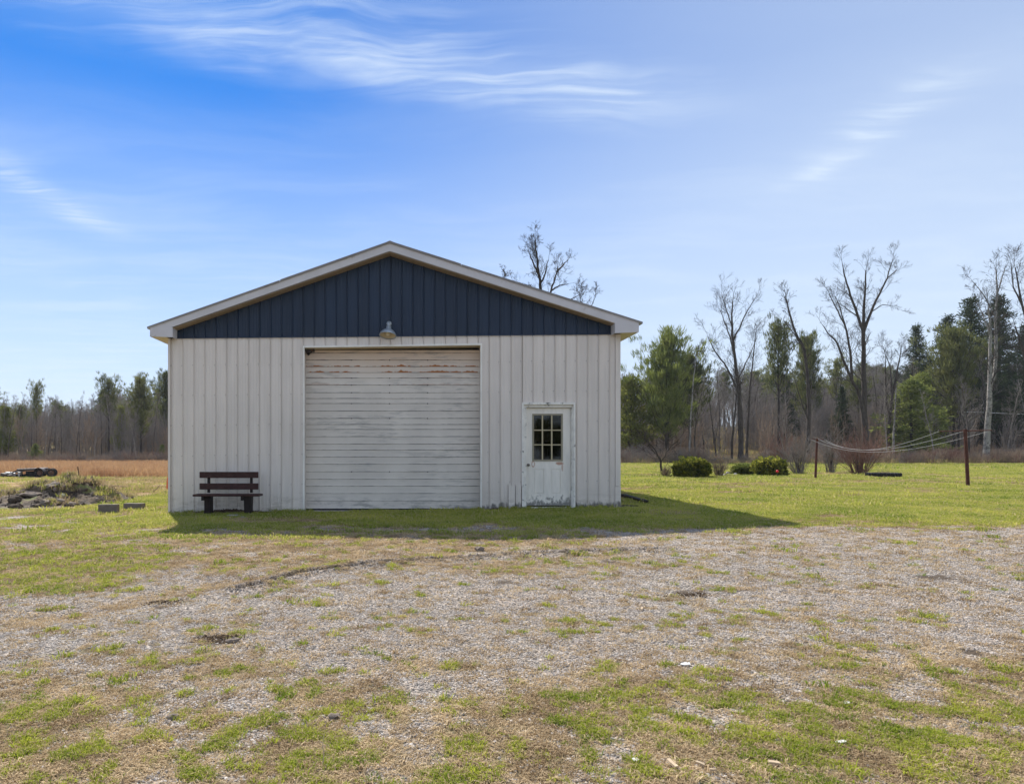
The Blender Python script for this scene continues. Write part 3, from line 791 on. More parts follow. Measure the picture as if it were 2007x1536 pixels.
for i, (va, vb) in enumerate(zip(LV[:-1], LV[1:])):
    zt, zb = hz(va), hz(vb); n = 60
    prof = [(.020, zb+.0005), (.004, zb+.002), (-.004, zb+.006), (-.003, zb+.014), (-.001, zb+.03), (.000, zb+.055), (.000, zt-.006), (.002, zt-.003), (.020, zt-.0005)]
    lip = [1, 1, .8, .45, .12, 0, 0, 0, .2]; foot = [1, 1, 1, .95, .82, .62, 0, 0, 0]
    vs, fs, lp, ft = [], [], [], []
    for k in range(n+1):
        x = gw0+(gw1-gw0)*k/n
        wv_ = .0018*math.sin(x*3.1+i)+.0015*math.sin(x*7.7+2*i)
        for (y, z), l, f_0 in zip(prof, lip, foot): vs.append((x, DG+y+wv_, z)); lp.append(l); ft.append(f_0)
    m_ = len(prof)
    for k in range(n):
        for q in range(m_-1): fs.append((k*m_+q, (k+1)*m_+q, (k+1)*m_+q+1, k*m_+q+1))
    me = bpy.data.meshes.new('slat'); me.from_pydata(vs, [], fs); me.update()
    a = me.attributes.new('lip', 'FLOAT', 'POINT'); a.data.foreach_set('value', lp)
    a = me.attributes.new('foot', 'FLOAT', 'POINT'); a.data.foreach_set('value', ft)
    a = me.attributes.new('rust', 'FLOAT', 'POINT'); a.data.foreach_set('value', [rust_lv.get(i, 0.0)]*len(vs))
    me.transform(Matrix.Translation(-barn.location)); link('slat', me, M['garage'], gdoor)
mb = MB()
for u in (689, 763.6, 838):
    for i in (2, 5, 6, 7, 9, 11, 19):
        screw(hx(u), hz(LV[i])+.0, DG-.004, .010)
o = bpart(mb, 'hinge_bolts', M['metal_dark'], gdoor); o['kind'] = 'stuff'
mb = MB(); mb.box(gw0, gw1, DG-.012, DG+.03, hz(1001), hz(997.6)); bpart(mb, 'bottom_gap_shade', M['rubber'], gdoor)  # black strip standing in for the dark gap under the door
# track bracket in the top left corner
mb = MB(); mb.box(hx(600), hx(617), DG-.10, DG-.02, hz(690), hz(684.5)); mb.tube([(hx(604), DG-.12, hz(689)), (hx(604), DG-.02, hz(692))], .035, 10); mb.tube([(hx(612), DG-.06, hz(690)), (hx(604), DG-.04, hz(697))], .012, 6)
bpart(mb, 'track_bracket', M['metal_dark'])
mb = MB(); mb.box(gxl, gxr, D+.01, DG+.1, -.2, ZB(0)-.01); bpart(mb, 'concrete_apron', M['concrete'])

# entry door
DE = D+.07; SE = F/DE
def ex(u): return (u-CU)/SE
def ez(v): return CH-(v-CV)/SE
TD = M['trim_dirty']
zf = ZB(DX0)
bpart(slab(DX0-.014, DX0+.022, D-.040, D+.03, zf-.02, zf-.02, wz(789), wz(789)), 'door_casing', TD)
bpart(slab(DX1-.022, DX1+.014, D-.040, D+.03, zf+.0, zf+.0, wz(789), wz(789)), 'door_casing', TD)
bpart(slab(DX0+.0225, DX1-.0225, D-.040, D+.03, wz(793), wz(793), wz(789), wz(789)), 'door_casing', TD)
edoor_frame = bpart(slab(DX0+.0225, ex(1030.5), D+.002, D+.13, zf, zf, wz(793.2), wz(793.2)), 'door_jamb', TD)
bpart(slab(ex(1119), DX1-.0225, D+.002, D+.13, zf, zf, wz(793.2), wz(793.2)), 'door_jamb', TD)
bpart(slab(ex(1030.7), ex(1118.8), D+.004, D+.13, wz(798), wz(798), wz(793.2), wz(793.2)), 'door_jamb', TD)
# door leaf made of stiles and rails round the window and the two sunk panels
W0, W1, WT, WBm = ex(1043.5), ex(1102.5), ez(811), ez(903)
dl, dr, dt, db = ex(1031), ex(1118.5), ez(799), ez(990)
mb = MB()
y0, y1 = DE, DE+.04
mb.box(dl, W0, y0, y1, db, dt); mb.box(W1, dr, y0, y1, db, dt); mb.box(W0, W1, y0, y1, WT, dt)
p0, p1, p2, p3 = ex(1046), ex(1066), ex(1080), ex(1099); pt, pb = ez(919), ez(967)
mb.box(W0, W1, y0, y1, pt, WBm); mb.box(W0, W1, y0, y1, db, pb)
mb.box(W0, p0, y0, y1, pb, pt); mb.box(p1, p2, y0, y1, pb, pt); mb.box(p3, W1, y0, y1, pb, pt)
leaf = bpart(mb, 'entry_door', M['door'])
for (a, b_) in ((p0, p1), (p2, p3)):
    mb = MB(); mb.bevbox(a+.012, b_-.012, y0+.003, y0+.035, pb+.012, pt-.012, .008); mb.box(a+.001, b_-.001, y0+.010, y0+.036, pb+.001, pt-.001); bpart(mb, 'door_panel', M['door'], leaf)
mb = MB(); MW = simple('brown_grey_window_trim', (.30, .265, .19), .6, var=.12)
MT = simple('tan_muntin', (.52, .44, .28), .6, var=.1)
f_ = .030
mb.box(W0-.004, W0+f_, y0-.012, y0+.012, WBm-.004, WT+.004); mb.box(W1-f_, W1+.004, y0-.012, y0+.012, WBm-.004, WT+.004)
mb.box(W0+f_, W1-f_, y0-.012, y0+.012, WT-f_, WT+.004); mb.box(W0+f_, W1-f_, y0-.012, y0+.012, WBm-.004, WBm+f_)
win = bpart(mb, 'window_frame', MW, leaf)
xs_ = [W0+f_, ex(1063.1), ex(1081.4), W1-f_]; zs_ = [WBm+f_, ez(871.4), ez(842.8), WT-f_]
mt = .0135
mb = MB()
for x in xs_[1:-1]: mb.box(x-mt, x+mt, y0-.004, y0+.010, zs_[0], zs_[-1])
bpart(mb, 'muntin', MT, leaf)
for z in zs_[1:-1]:
    for a, b_ in zip([xs_[0]]+[x+mt for x in xs_[1:-1]], [x-mt for x in xs_[1:-1]]+[xs_[-1]]):
        mb = MB(); mb.box(a+.0005, b_-.0005, y0-.003, y0+.0095, z-.010, z+.010); bpart(mb, 'muntin', MT, leaf)
for i in range(3):
    for k in range(3):
        a = xs_[i]+(mt if i else 0); b_ = xs_[i+1]-(mt if i < 2 else 0); c_ = zs_[k]+(.01 if k else 0); d_ = zs_[k+1]-(.01 if k < 2 else 0)
        mb = MB(); mb.add([(a, y0+.011, c_), (b_, y0+.011, c_), (b_, y0+.011, d_), (a, y0+.011, d_), (a, y0+.014, c_), (b_, y0+.014, c_), (b_, y0+.014, d_), (a, y0+.014, d_)],
                          [(0,1,2,3),(5,4,7,6),(0,4,5,1),(1,5,6,2),(2,6,7,3),(3,7,4,0)]); bpart(mb, 'window_pane', M['glass'], leaf)
mb = MB(); Mx = Matrix.Translation((ex(1035), y0, ez(910.7))) @ Matrix.Rotation(R(90), 4, 'X')
mb.lathe([(.026,0),(.026,.008),(.012,.010),(.010,.030),(.024,.036),(.029,.048),(.024,.060),(.006,.066)], Mx, 16); bpart(mb, 'door_knob', M['knob'], leaf, True)
bpart(slab(ex(1030), ex(1120), D-.03, D+.10, wz(997.5), wz(996.5), wz(993.5), wz(993)), 'threshold', M['trim'])
mb = MB(); mb.box(ex(1025), ex(1124), D+.03, D+.09, -.1, wz(997.6)); bpart(mb, 'sill_gap', M['dark'])  # near-black solid strip standing in for the shaded gap under the sill
# things seen through the door window: shelf, boards inside
mb = MB(); mb.box(ex(1036), ex(1115), D+1.6, D+1.64, 1.42, 1.70); mb.box(ex(1060), ex(1072), D+1.2, D+1.25, .1, 1.9)
bpart(mb, 'inner_shelf', simple('old_cardboard', (.30, .24, .18), .9, var=.3))
mb = MB(); mb.box(XL+.1, XR-.1, D+3.2, D+3.24, -.05, EZ); bpart(mb, 'inner_partition', simple('dim_inner_boards', (.035, .025, .018), .9, var=.4, scale=3))
# patch boards left of the door
for (ua, ub, vt, col) in ((996.5, 1000.5, 947, 0), (1000.8, 1009, 951, 1), (1010.5, 1013, 948, 0), (1013.3, 1020.5, 950, 1)):
    x0_, x1_ = wx(ua), wx(ub)
    mb = MB(); mb.box(x0_, x1_, D-.036-.008*(1-col), D-.0195, ZB(x0_)-.01, wz(vt)); bpart(mb, 'patch_board', M['siding'])

# barn light
lamp = empty('barn_light', (wx(763), D-.02, wz(628)), 'round grey metal barn light over the overhead door', 'outdoor lamp')
def lpart(mb, name, mat, parent, smooth=True):
    o = mb.build(name, mat, None, smooth); o.data.transform(Matrix.Translation(-lamp.location)); o.parent = parent; return o
yl = D-.24
c0 = Vector(((760-CU)/(F/yl), yl, CH-(657.5-CV)/(F/yl)))     # centre of the rim
Ml = Matrix.Translation(c0) @ Matrix.Rotation(R(6), 4, 'Y') @ Matrix.Rotation(R(-15), 4, 'X')
mb = MB(); mb.lathe([(.170,-.006),(.174,.0),(.170,.012),(.150,.055),(.110,.100),(.070,.130),(.052,.150),(.050,.205),(.030,.215),(.030,.200),(.045,.145),(.062,.123),(.102,.092),(.142,.049),(.160,.010)], Ml, 28, closed=True)
shade = lpart(mb, 'lamp_shade', M['lampmetal'], lamp)
mb = MB(); mb.lathe([(.158,.008),(.140,.046),(.100,.089),(.060,.118),(.02,.125),(.015,.118),(.058,.112),(.097,.084),(.136,.042),(.154,.006)], Ml, 28, closed=True); lpart(mb, 'reflector', M['lampin'], shade)
mb = MB(); mb.lathe([(.004,-.0),(.03,.01),(.045,.04),(.04,.07),(.022,.10),(.02,.12)], Ml, 14); lpart(mb, 'bulb', M['bulb'], shade)
top = Ml @ Vector((0, 0, .20))
mb = MB(); mb.tube([top, top+Vector((0,0,.045)), top+Vector((0,.02,.075)), Vector((top.x, D-.02, top.z+.085))], [.034,.034,.030,.028], 12); lpart(mb, 'lamp_arm', M['lampmetal'], lamp)
mb = MB(); mb.lathe([(.05,0),(.05,.02),(.02,.025)], Matrix.Translation((top.x, D-.018, top.z+.085)) @ Matrix.Rotation(R(90), 4, 'X'), 14); lpart(mb, 'wall_plate', M['lampmetal'], lamp)

# ------------------------------------------------------------------ bench
yb = 13.42
bb = Vector((wx(447, yb), yb, GZ(wx(447, yb), yb)))
bench = empty('bench', bb, 'dark red slatted wooden bench standing against the cream wall', 'bench')
sb = F/yb
def bx_(u, d=yb): return (u-CU)/F*d-bb.x
def bz_(v, d=yb): return CH-(v-CV)/F*d-bb.z
def bp(mb, name, mat, parent=bench):
    return mb.build(name, mat, parent)
for va, vb in ((924.3, 936.4), (946.7, 958.9)):
    d = yb+.12
    mb = MB(); mb.bevbox(bx_(391.8, d), bx_(506.8, d), .085, .122, bz_(vb, d), bz_(va, d), .006); bp(mb, 'back_slat', M['benchwood'])
for ua in (409.4, 492.8):
    mb = MB(); x = bx_(ua, yb+.15); mb.box(x-.024, x+.024, .123, .168, bz_(966), bz_(926)); bp(mb, 'back_post', M['benchdark'])
# seat boards, slightly skewed as in the photo
zs = bz_(967.5)
for k in range(3):
    ya, yc = -.20+k*.112, -.20+k*.112+.104
    xa = bx_(376.5, 13.2)+k*.003; xb = bx_(507, 13.2)+k*.004
    mb = MB(); mb.bevbox(xa, xb, ya, yc, zs-.040, zs, .006); bp(mb, 'seat_board', M['benchwood'])
for ua, ub, wt_, wb_ in ((402, 413.5, .052, .058), (479, 493, .066, .058)):
    xc = bx_((ua+ub)/2, yb-.05)
    mb = MB(); mb.hexa([(xc-wb_,-.11,-.03),(xc+wb_,-.11,-.03),(xc+wb_,.10,-.03),(xc-wb_,.10,-.03),(xc-wt_,-.13,zs-.041),(xc+wt_,-.13,zs-.041),(xc+wt_,.12,zs-.041),(xc-wt_,.12,zs-.041)]); bp(mb, 'leg', M['benchdark'])
    mb = MB(); xx = xc-(wt_+.002)-.045; mb.box(xx, xx+.044, -.17, .13, zs-.12, zs-.041); bp(mb, 'seat_brace', M['benchdark'])

def block(name, u0, u1, vt, vb, mat, label, cat, group=None, depth=.20, rot=0, bev=.006, cores=False):
    g = on_ground((u0+u1)/2, vb); s = F/g.y; w = (u1-u0)/s; h = (vb-vt)/s
    mb = MB(); mb.bevbox(-w/2, w/2, 0, depth, -.02, h, bev)
    if cores:
        for c_ in (-.25, .25): mb.box(w*c_-.065, w*c_+.065, .03, depth-.03, h-.001, h+.002)
    o = mb.build(name, mat); o.location = g; o.rotation_euler = (0, 0, R(rot)); tag(o, label, cat, group)
    return o
block('cement_block', 192.5, 229, 988.5, 1005.5, M['block'], 'left cement block of the pair on the grass beside the barn', 'concrete block', 'cement blocks on the grass', .14, 3)
block('cement_block', 241, 278, 986.5, 1000.5, M['block'], 'right cement block of the pair, nearer the barn corner', 'concrete block', 'cement blocks on the grass', .19, -3)
block('paver', 443.5, 464.5, 1009.5, 1014.0, M['concrete'], 'larger flat pale paver in the grass under the bench', 'paving stone', 'flat pavers under the bench', .20, 2, .01)
block('paver', 467, 479, 1012.5, 1015.8, M['concrete'], 'smaller flat pale paver in the grass under the bench', 'paving stone', 'flat pavers under the bench', .14, -6, .01)
# landscape timbers and stone bed beside the right wall
def timber(pa, pb, w, h, label, mat=None):
    a, b_ = on_ground(*pa), on_ground(*pb); d = (b_-a); L = d.length; ang = math.atan2(d.y, d.x)
    mb = MB(); mb.bevbox(0, L, -w/2, w/2, -.03, h, .012)
    o = mb.build('landscape_timber', mat or M['timber']); o.location = a; o.rotation_euler = (0, 0, ang); tag(o, label, 'timber', 'timbers lying by the right wall'); return o
timber((1222, 974.5), (1266, 988.5), .13, .09, 'long dark timber edging lying behind the right barn corner')
timber((1219, 994), (1251, 994.5), .12, .05, 'short dark timber lying at the right barn corner')

# ------------------------------------------------------------------ scatter helper (geometry nodes instancing)
def make_sources(name, meshes):
    c = bpy.data.collections.new(name)
    for i, me in enumerate(meshes):
        o = bpy.data.objects.new('%s_%02d' % (name, i), me); c.objects.link(o)
    return c
def scatter(name, pts, rots, scl, idx, sources, label, cat, parent=None):
    me = bpy.data.meshes.new(name); n = len(pts)
    me.vertices.add(n); me.vertices.foreach_set('co', np.asarray(pts, np.float32).ravel())
    a = me.attributes.new('rot', 'FLOAT_VECTOR', 'POINT'); a.data.foreach_set('vector', np.asarray(rots, np.float32).ravel())
    scl = np.asarray(scl, np.float32)
    if scl.ndim == 1: scl = np.stack([scl]*3, 1)
    a = me.attributes.new('scl', 'FLOAT_VECTOR', 'POINT'); a.data.foreach_set('vector', scl.ravel())
    a = me.attributes.new('idx', 'INT', 'POINT'); a.data.foreach_set('value', np.asarray(idx, np.int32))
    o = link(name, me, None, parent); o['kind'] = 'stuff'
    if not parent: tag(o, label, cat)
    ng = bpy.data.node_groups.new(name+'_nodes', 'GeometryNodeTree')
    ng.interface.new_socket('Geometry', in_out='INPUT', socket_type='NodeSocketGeometry')
    ng.interface.new_socket('Geometry', in_out='OUTPUT', socket_type='NodeSocketGeometry')
    N = ng.nodes.new; L = ng.links.new
    gi, go = N('NodeGroupInput'), N('NodeGroupOutput')
    iop = N('GeometryNodeInstanceOnPoints'); ci = N('GeometryNodeCollectionInfo')
    ci.inputs[0].default_value = sources; ci.inputs['Separate Children'].default_value = True; ci.inputs['Reset Children'].default_value = True
    def na(nm, t):
        q = N('GeometryNodeInputNamedAttribute'); q.data_type = t; q.inputs[0].default_value = nm
        return q.outputs[0]
    e2r = N('FunctionNodeEulerToRotation'); L(na('rot', 'FLOAT_VECTOR'), e2r.inputs[0])
    m2p = N('GeometryNodeMeshToPoints'); L(gi.outputs[0], m2p.inputs[0])
    L(m2p.outputs[0], iop.inputs['Points']); L(ci.outputs[0], iop.inputs['Instance']); iop.inputs['Pick Instance'].default_value = True
    L(na('idx', 'INT'), iop.inputs['Instance Index']); L(e2r.outputs[0], iop.inputs['Rotation']); L(na('scl', 'FLOAT_VECTOR'), iop.inputs['Scale'])
    L(iop.outputs[0], go.inputs[0])
    md = o.modifiers.new('scatter', 'NODES'); md.node_group = ng
    return o

def blades(n, rad, hmin, hmax, width, lean=.5, seed=0, mat=None, name='blades', segs=2):
    r = np.random.default_rng(seed); V = []; Fc = []
    for i in range(n):
        a = r.uniform(0, 2*math.pi); rr = rad*math.sqrt(r.uniform()); x, y = rr*math.cos(a), rr*math.sin(a)
        h = r.uniform(hmin, hmax); b = r.uniform(0, 2*math.pi); l = h*r.uniform(.1, 1)*lean*1.6
        dx, dy = math.cos(b)*l, math.sin(b)*l; t = r.uniform(0, math.pi); wx_, wy_ = math.cos(t)*width/2, math.sin(t)*width/2
        k = len(V)
        V += [(x-wx_, y-wy_, -.004), (x+wx_, y+wy_, -.004), (x+dx*.35-wx_*.8, y+dy*.35-wy_*.8, h*.6), (x+dx*.35+wx_*.8, y+dy*.35+wy_*.8, h*.6), (x+dx, y+dy, h*.95-l*.2)]
        Fc += [(k, k+1, k+3, k+2), (k+2, k+3, k+4)]
    me = bpy.data.meshes.new(name); me.from_pydata(V, [], Fc); me.update()
    if mat: me.materials.append(mat)
    return me
def rock_mesh(seed, mat, name='stone', sub=1, flat=.65):
    import bmesh
    bm = bmesh.new(); bmesh.ops.create_icosphere(bm, subdivisions=sub, radius=1)
    r = np.random.default_rng(seed); sx, sy = r.uniform(.8, 1.25), r.uniform(.65, 1.0)
    for v in bm.verts:
        k = r.uniform(.66, 1.2) if sub > 1 else r.uniform(.78, 1.15); v.co = Vector((v.co.x*sx*k, v.co.y*sy*k, v.co.z*flat*k))
    me = bpy.data.meshes.new(name); bm.to_mesh(me); bm.free(); me.materials.append(mat); return me

# ------------------------------------------------------------------ yard cover
def rand_area(n, y0, y1, umin=-60, umax=2070, power=1.0):
    """random points between two depths, evenly spread over the wedge the yard shows (with margin)"""
    yy = np.sqrt(rng.uniform(y0**2, y1**2, n)); uu = rng.uniform(umin-200, umax+200, n)
    return (uu-CU)/F*yy, yy
def not_in_barn(x, y, m=.05): return ~((x > XL-m) & (x < XR+m) & (y > D-.12) & (y < BACK+m))

gr_src = make_sources('gravel_source', [rock_mesh(100+i, M['gravel'], 'gravel_stone', 1) for i in range(6)])
P_, S_ = [], []
for (y0, y1, n, s0, s1) in ((1.9, 3.4, 60000, .0035, .0100), (3.4, 5.2, 90000, .0042, .0100), (5.2, 7.6, 80000, .0055, .0105), (7.6, 10.8, 40000, .007, .012)):
    x, y = rand_area(n, y0, y1); g, dirt, soil, fl, tp = zones(x, y)
    keep = rng.uniform(size=n) < (1-.80*g)*(1-.72*dirt)*(1-.85*soil)
    x, y = x[keep], y[keep]; s = s0+(s1-s0)*rng.uniform(size=len(x))**2.2
    P_.append(np.stack([x, y, height(x, y)+s*.10], 1)); S_.append(s)
P_ = np.concatenate(P_); S_ = np.concatenate(S_); n = len(P_)
scatter('gravel', P_, np.stack([rng.uniform(-.3, .3, n), rng.uniform(-.3, .3, n), rng.uniform(0, 6.28, n)], 1), S_, rng.integers(0, 6, n), gr_src,
        'loose grey gravel stones strewn across the yard', 'gravel')

tuft_src = make_sources('tuft_source', [blades(24, .032, .010, .034, .0042, 1.2, 1+i, M['lush'], 'grass_tuft') for i in range(5)] +
                        [blades(22, .05, .004, .020, .0048, 2.2, 20+i, M['straw'], 'straw_tuft') for i in range(4)])
P_, S_, I_ = [], [], []
for (y0, y1, n, s0) in ((1.9, 3.3, 26000, .85), (3.3, 5.0, 30000, .95), (5.0, 7.5, 32000, 1.15), (7.5, 11.5, 46000, 1.5)):
    x, y = rand_area(n, y0, y1); g, dirt, soil, fl, tp = zones(x, y)
    n5 = fbm(x*5, y*5, 77, 3)
    r = rng.uniform(size=n)
    n6 = fbm(x*13, y*13, 79, 2)
    kg = r < np.clip(g*.95, 0, 1)**1.3*np.clip((n5-.36)/.16, .10, 1)*np.clip((n6-.42)/.12, .07, 1)*np.where(y > 9.5, 1.0, .8)
    kg &= soil < .6
    kd = (~kg) & (soil < .5) & (rng.uniform(size=n) < np.clip(.12+.9*np.maximum(dirt*.75, g*.7), 0, 1)*.75)
    for kk, lo, hi in ((kg, 0, 5), (kd, 5, 9)):
        xx, yy = x[kk], y[kk]; ok = not_in_barn(xx, yy, -.02); xx, yy = xx[ok], yy[ok]
        P_.append(np.stack([xx, yy, height(xx, yy)], 1)); S_.append(s0*rng.uniform(.55, 1.25, len(xx))*(np.where(rng.uniform(size=len(xx)) < .05, 1.5, 1)))
        I_.append(rng.integers(lo, hi, len(xx)))
P_ = np.concatenate(P_); S_ = np.concatenate(S_); I_ = np.concatenate(I_); n = len(P_)
scatter('yard_grass', P_, np.stack([rng.uniform(-.15, .15, n), rng.uniform(-.15, .15, n), rng.uniform(0, 6.28, n)], 1), S_, I_, tuft_src,
        'patchy short green and dead grass growing through the gravel', 'grass')

lawn_src = make_sources('lawn_source', [blades(60, .17, .025, .065, .010, .9, 40+i, M['grass'], 'lawn_clump') for i in range(5)]+[blades(60, .17, .008, .035, .010, 1.6, 48+i, M['straw'], 'lawn_thatch') for i in range(2)])
P_, S_, I_ = [], [], []
for (y0, y1, n, s0) in ((9.5, 14, 26000, 1.0), (14, 22, 30000, 1.25), (22, 40, 34000, 1.8), (40, 61, 26000, 2.6)):
    x, y = rand_area(n, y0, y1, -100, 2150); g, dirt, soil, fl, tp = zones(x, y)
    keep = (rng.uniform(size=n) < g**1.2*(1-.85*fl)*(1-soil)) & not_in_barn(x, y)
    th = rng.uniform(size=n) < np.clip(.12+.75*tp+.45*(x < -4.6)*(y < 15.5)+1.6*np.clip(fbm(x*.8, y*1.6, 88, 4)-.52, 0, 1)*3.0, 0, .92)
    keep &= ~((x < -7.4) & (y > 15.0) & (y < 21))
    x, y = x[keep], y[keep]; s = s0*rng.uniform(.45, 1.15, len(x))*(.65+.7*fbm(x*1.5, y*1.5, 97, 3))*np.where(rng.uniform(size=len(x)) < .02, 1.7, 1)
    P_.append(np.stack([x, y, height(x, y)], 1)); S_.append(s); I_.append(np.where(th[keep], rng.integers(5, 7, len(x)), rng.integers(0, 5, len(x))))
P_ = np.concatenate(P_); S_ = np.concatenate(S_); I_ = np.concatenate(I_); n = len(P_)
scatter('lawn_grass', P_, np.stack([np.zeros(n), np.zeros(n), rng.uniform(0, 6.28, n)], 1), S_, I_, lawn_src,
        'mown yellow green lawn grass spreading round the barn', 'grass')

wsrc = make_sources('weed_source', [blades(26, .05, .03, .11, .006, .7, 90+i, M['lush'], 'wall_weed') for i in range(3)])
n = 520; x = rng.uniform(XL-.1, XR+.3, n); y = D-.06-np.abs(rng.normal(size=n))*.10; kk = (fbm(x*3, y*0+1, 95, 3) > .47) & ~((x > GX0+.1) & (x < GX1-.1) & (y > D-.12)); x, y = x[kk], y[kk]; n = len(x)
scatter('wall_weeds', np.stack([x, y, height(x, y)], 1), np.stack([np.zeros(n), np.zeros(n), rng.uniform(0, 6.28, n)], 1), rng.uniform(.5, 1.2, n), rng.integers(0, 3, n), wsrc, 'untrimmed grass along the foot of the barn wall', 'grass')

# dry field on the left
fs_ = make_sources('field_source', [blades(46, .45, .20, .62, .018, .5, 60+i, M['fieldgrass'], 'field_clump') for i in range(3)] +
                   [blades(46, .35, .03, .15, .014, .9, 70+i, M['tanfield'], 'straw_clump') for i in range(3)])
x = rng.uniform(-75, -4, 15000); y = rng.uniform(19, 64, 15000)
keep = not_in_barn(x, y, .4) & (x < -5.2) & ((x < -8.0) | (rng.uniform(size=15000) < .5)) & ~((x > -25) & (x < (132-CU)/F*y) & (y > 24) & (y < 36.5))
x, y = x[keep], y[keep]; tall = (y > 34+3*(fbm(x*.2, y*.2, 5)-.5)) 
idx = np.where(tall, rng.integers(0, 3, len(x)), rng.integers(3, 6, len(x)))
n = len(x); scatter('field_grass', np.stack([x, y, height(x, y)], 1), np.stack([np.zeros(n), np.zeros(n), rng.uniform(0, 6.28, n)], 1), rng.uniform(.7, 1.3, n), idx, fs_,
        'tall russet and straw coloured dry grass of the left field', 'dry grass')

# ------------------------------------------------------------------ litter and small things
def scrap(name, u, v, L, W_, mat, label, cat, rz=0, h=.006, tilt=6, group=None):
    L *= .72; W_ *= .8; g = on_ground(u, v); mb = MB(); k = random.Random(int(u*7+v))
    pts = [(-L/2, -W_/2*.7), (-L*.1, -W_/2), (L/2, -W_/2*k.uniform(.4, .9)), (L/2*.9, W_/2*.8), (0, W_/2), (-L/2*k.uniform(.7, 1), W_/2*.6)]
    n = len(pts); zz = [k.uniform(0, .006) for _ in pts]
    mb.add([(x, y, z) for (x, y), z in zip(pts, zz)]+[(x, y, z+h) for (x, y), z in zip(pts, zz)],
           [tuple(range(n))[::-1], tuple(range(n, 2*n))]+[(i, (i+1) % n, (i+1) % n+n, i+n) for i in range(n)])
    o = mb.build(name, mat); o.location = g+Vector((0, 0, .007)); o.rotation_euler = (R(tilt), R(k.uniform(-8, 8)), R(rz)); tag(o, label, cat, group); return o
scrap('paper_scrap', 1343, 1304, .075, .035, M['paper'], 'white paper scrap where the gravel meets the front grass', 'litter', -15, .003)
scrap('paper_scrap', 1660, 1380, .050, .030, M['paper'], 'square white paper scrap in the front grass, right side', 'litter', 20, .003)
scrap('paper_scrap', 1648, 1458, .055, .022, M['paper'], 'thin pale scrap lying below the square white one', 'litter', -10, .003)
scrap('paper_scrap', 1246, 1493, .034, .028, M['paper'], 'small whitish scrap left of the upright wood chip', 'litter', 10, .003)
scrap('wood_chip', 1317, 1503, .085, .022, M['chip'], 'longest pale wood chip, pointing at the camera', 'wood chip', 100, .009)
scrap('wood_chip', 1517, 1500, .060, .024, M['chip'], 'pale oval wood chip in the front grass', 'wood chip', -5, .008)
scrap('wood_chip', 1372, 1502, .045, .014, M['chip'], 'slanted tan wood chip right of the longest one', 'wood chip', -35, .008)
scrap('wood_chip', 1397, 1514, .036, .012, M['chip'], 'smallest wood chip near the bottom of the picture', 'wood chip', 0, .008)
scrap('wood_chip', 1258, 1196, .09, .02, M['chip'], 'tan stick lying on the gravel in mid yard', 'wood chip', 60, .01)
scrap('paper_scrap', 123, 1125, .05, .03, M['paper'], 'white scrap in the green grass on the left', 'litter', 10, .004)
g = on_ground(632, 1502)
mb = MB(); mb.tube([(0,0,.0), (.004,.006,.04), (-.002,.012,.085), (.006,.02,.12)], [.0022,.002,.0016,.001], 5)
o = mb.build('dry_stalk', M['chip']); o.location = g; tag(o, 'upright dry stalk standing in the front grass', 'stalk')
for i, (u, v, s, lab) in enumerate(((457, 1258, .040, 'dark stone at the end of the leaf litter on the gravel'), (338, 1408, .028, 'dark grey stone by the pale gravel patch, front left'),
                                    (655, 1407, .026, 'pale round stone in the front grass patch'), (940, 1080, .07, 'pale stone beside the tyre track'), )):
    o = link('stone', rock_mesh(300+i, M['stone'], 'stone', 2, .6)); g = on_ground(u, v); o.location = g+Vector((0, 0, s*.3)); o.scale = (s, s, s); tag(o, lab, 'stone')
# leaf litter and dark debris, crumpled dark flakes
def flakes(n, cx, cy, rx, ry, smin, smax, mat, name, label, cat, hgt=.03, seed=5):
    r = np.random.default_rng(seed); V = []; Fc = []
    for i in range(n):
        a = r.normal(size=2)*.45; x = cx+a[0]*rx; y = cy+a[1]*ry; z = GZ(x, y)+r.uniform(0, 1)*hgt*max(0, 1-np.hypot(*a))
        s = r.uniform(smin, smax); q = r.normal(size=(2, 3)); q[:, 2] *= .5; e1 = q[0]/np.linalg.norm(q[0])*s; e2 = np.cross(q[0], q[1]); e2 = e2/np.linalg.norm(e2)*s*.5
        k = len(V); c = np.array([x, y, z+s*.2]); V += [tuple(c-e1), tuple(c-e2), tuple(c+e1), tuple(c+e2)]; Fc.append((k, k+1, k+2, k+3))
    me = bpy.data.meshes.new(name); me.from_pydata(V, [], Fc); me.update(); o = link(name, me, mat); tag(o, label, cat, kind='stuff')
    return o
M['deadleaf'] = foliage('dark_dead_leaves', (.07, .05, .036), (.20, .145, .10), .15, spot=20)
a = on_ground(425, 1252); flakes(380, a.x, a.y, .20, .12, .006, .014, M['deadleaf'], 'leaf_litter', 'dark clump of dead leaves on the left gravel', 'leaves', .02, 5)
a = on_ground(315, 1181); flakes(240, a.x, a.y, .22, .12, .006, .014, M['deadleaf'], 'leaf_litter', 'dark leaves in a hollow at the left grass edge', 'leaves', .015, 6)
a = on_ground(1352, 1167); flakes(200, a.x, a.y, .22, .12, .006, .014, M['deadleaf'], 'leaf_litter', 'thin dark leaf patch on the right gravel', 'leaves', .012, 7)
flakes(2600, wx(450), D-.13, 1.0, .12, .010, .03, M['deadleaf'], 'wall_foot_debris', 'dark leaves and soil heaped under the bench at the wall foot', 'leaves', .10, 8)
flakes(700, wx(970), D-.06, .35, .06, .008, .02, M['deadleaf'], 'door_foot_debris', 'dark leaf bits along the wall left of the entry door', 'leaves', .04, 9)
a = on_ground(1240, 985); src = make_sources('bed_stone_source', [rock_mesh(350+i, M['stone'], 'bed_stone', 1) for i in range(4)])
n = 500; xx = rng.uniform(XR+.03, XR+.40, n); yy = rng.uniform(D, D+4.5, n)
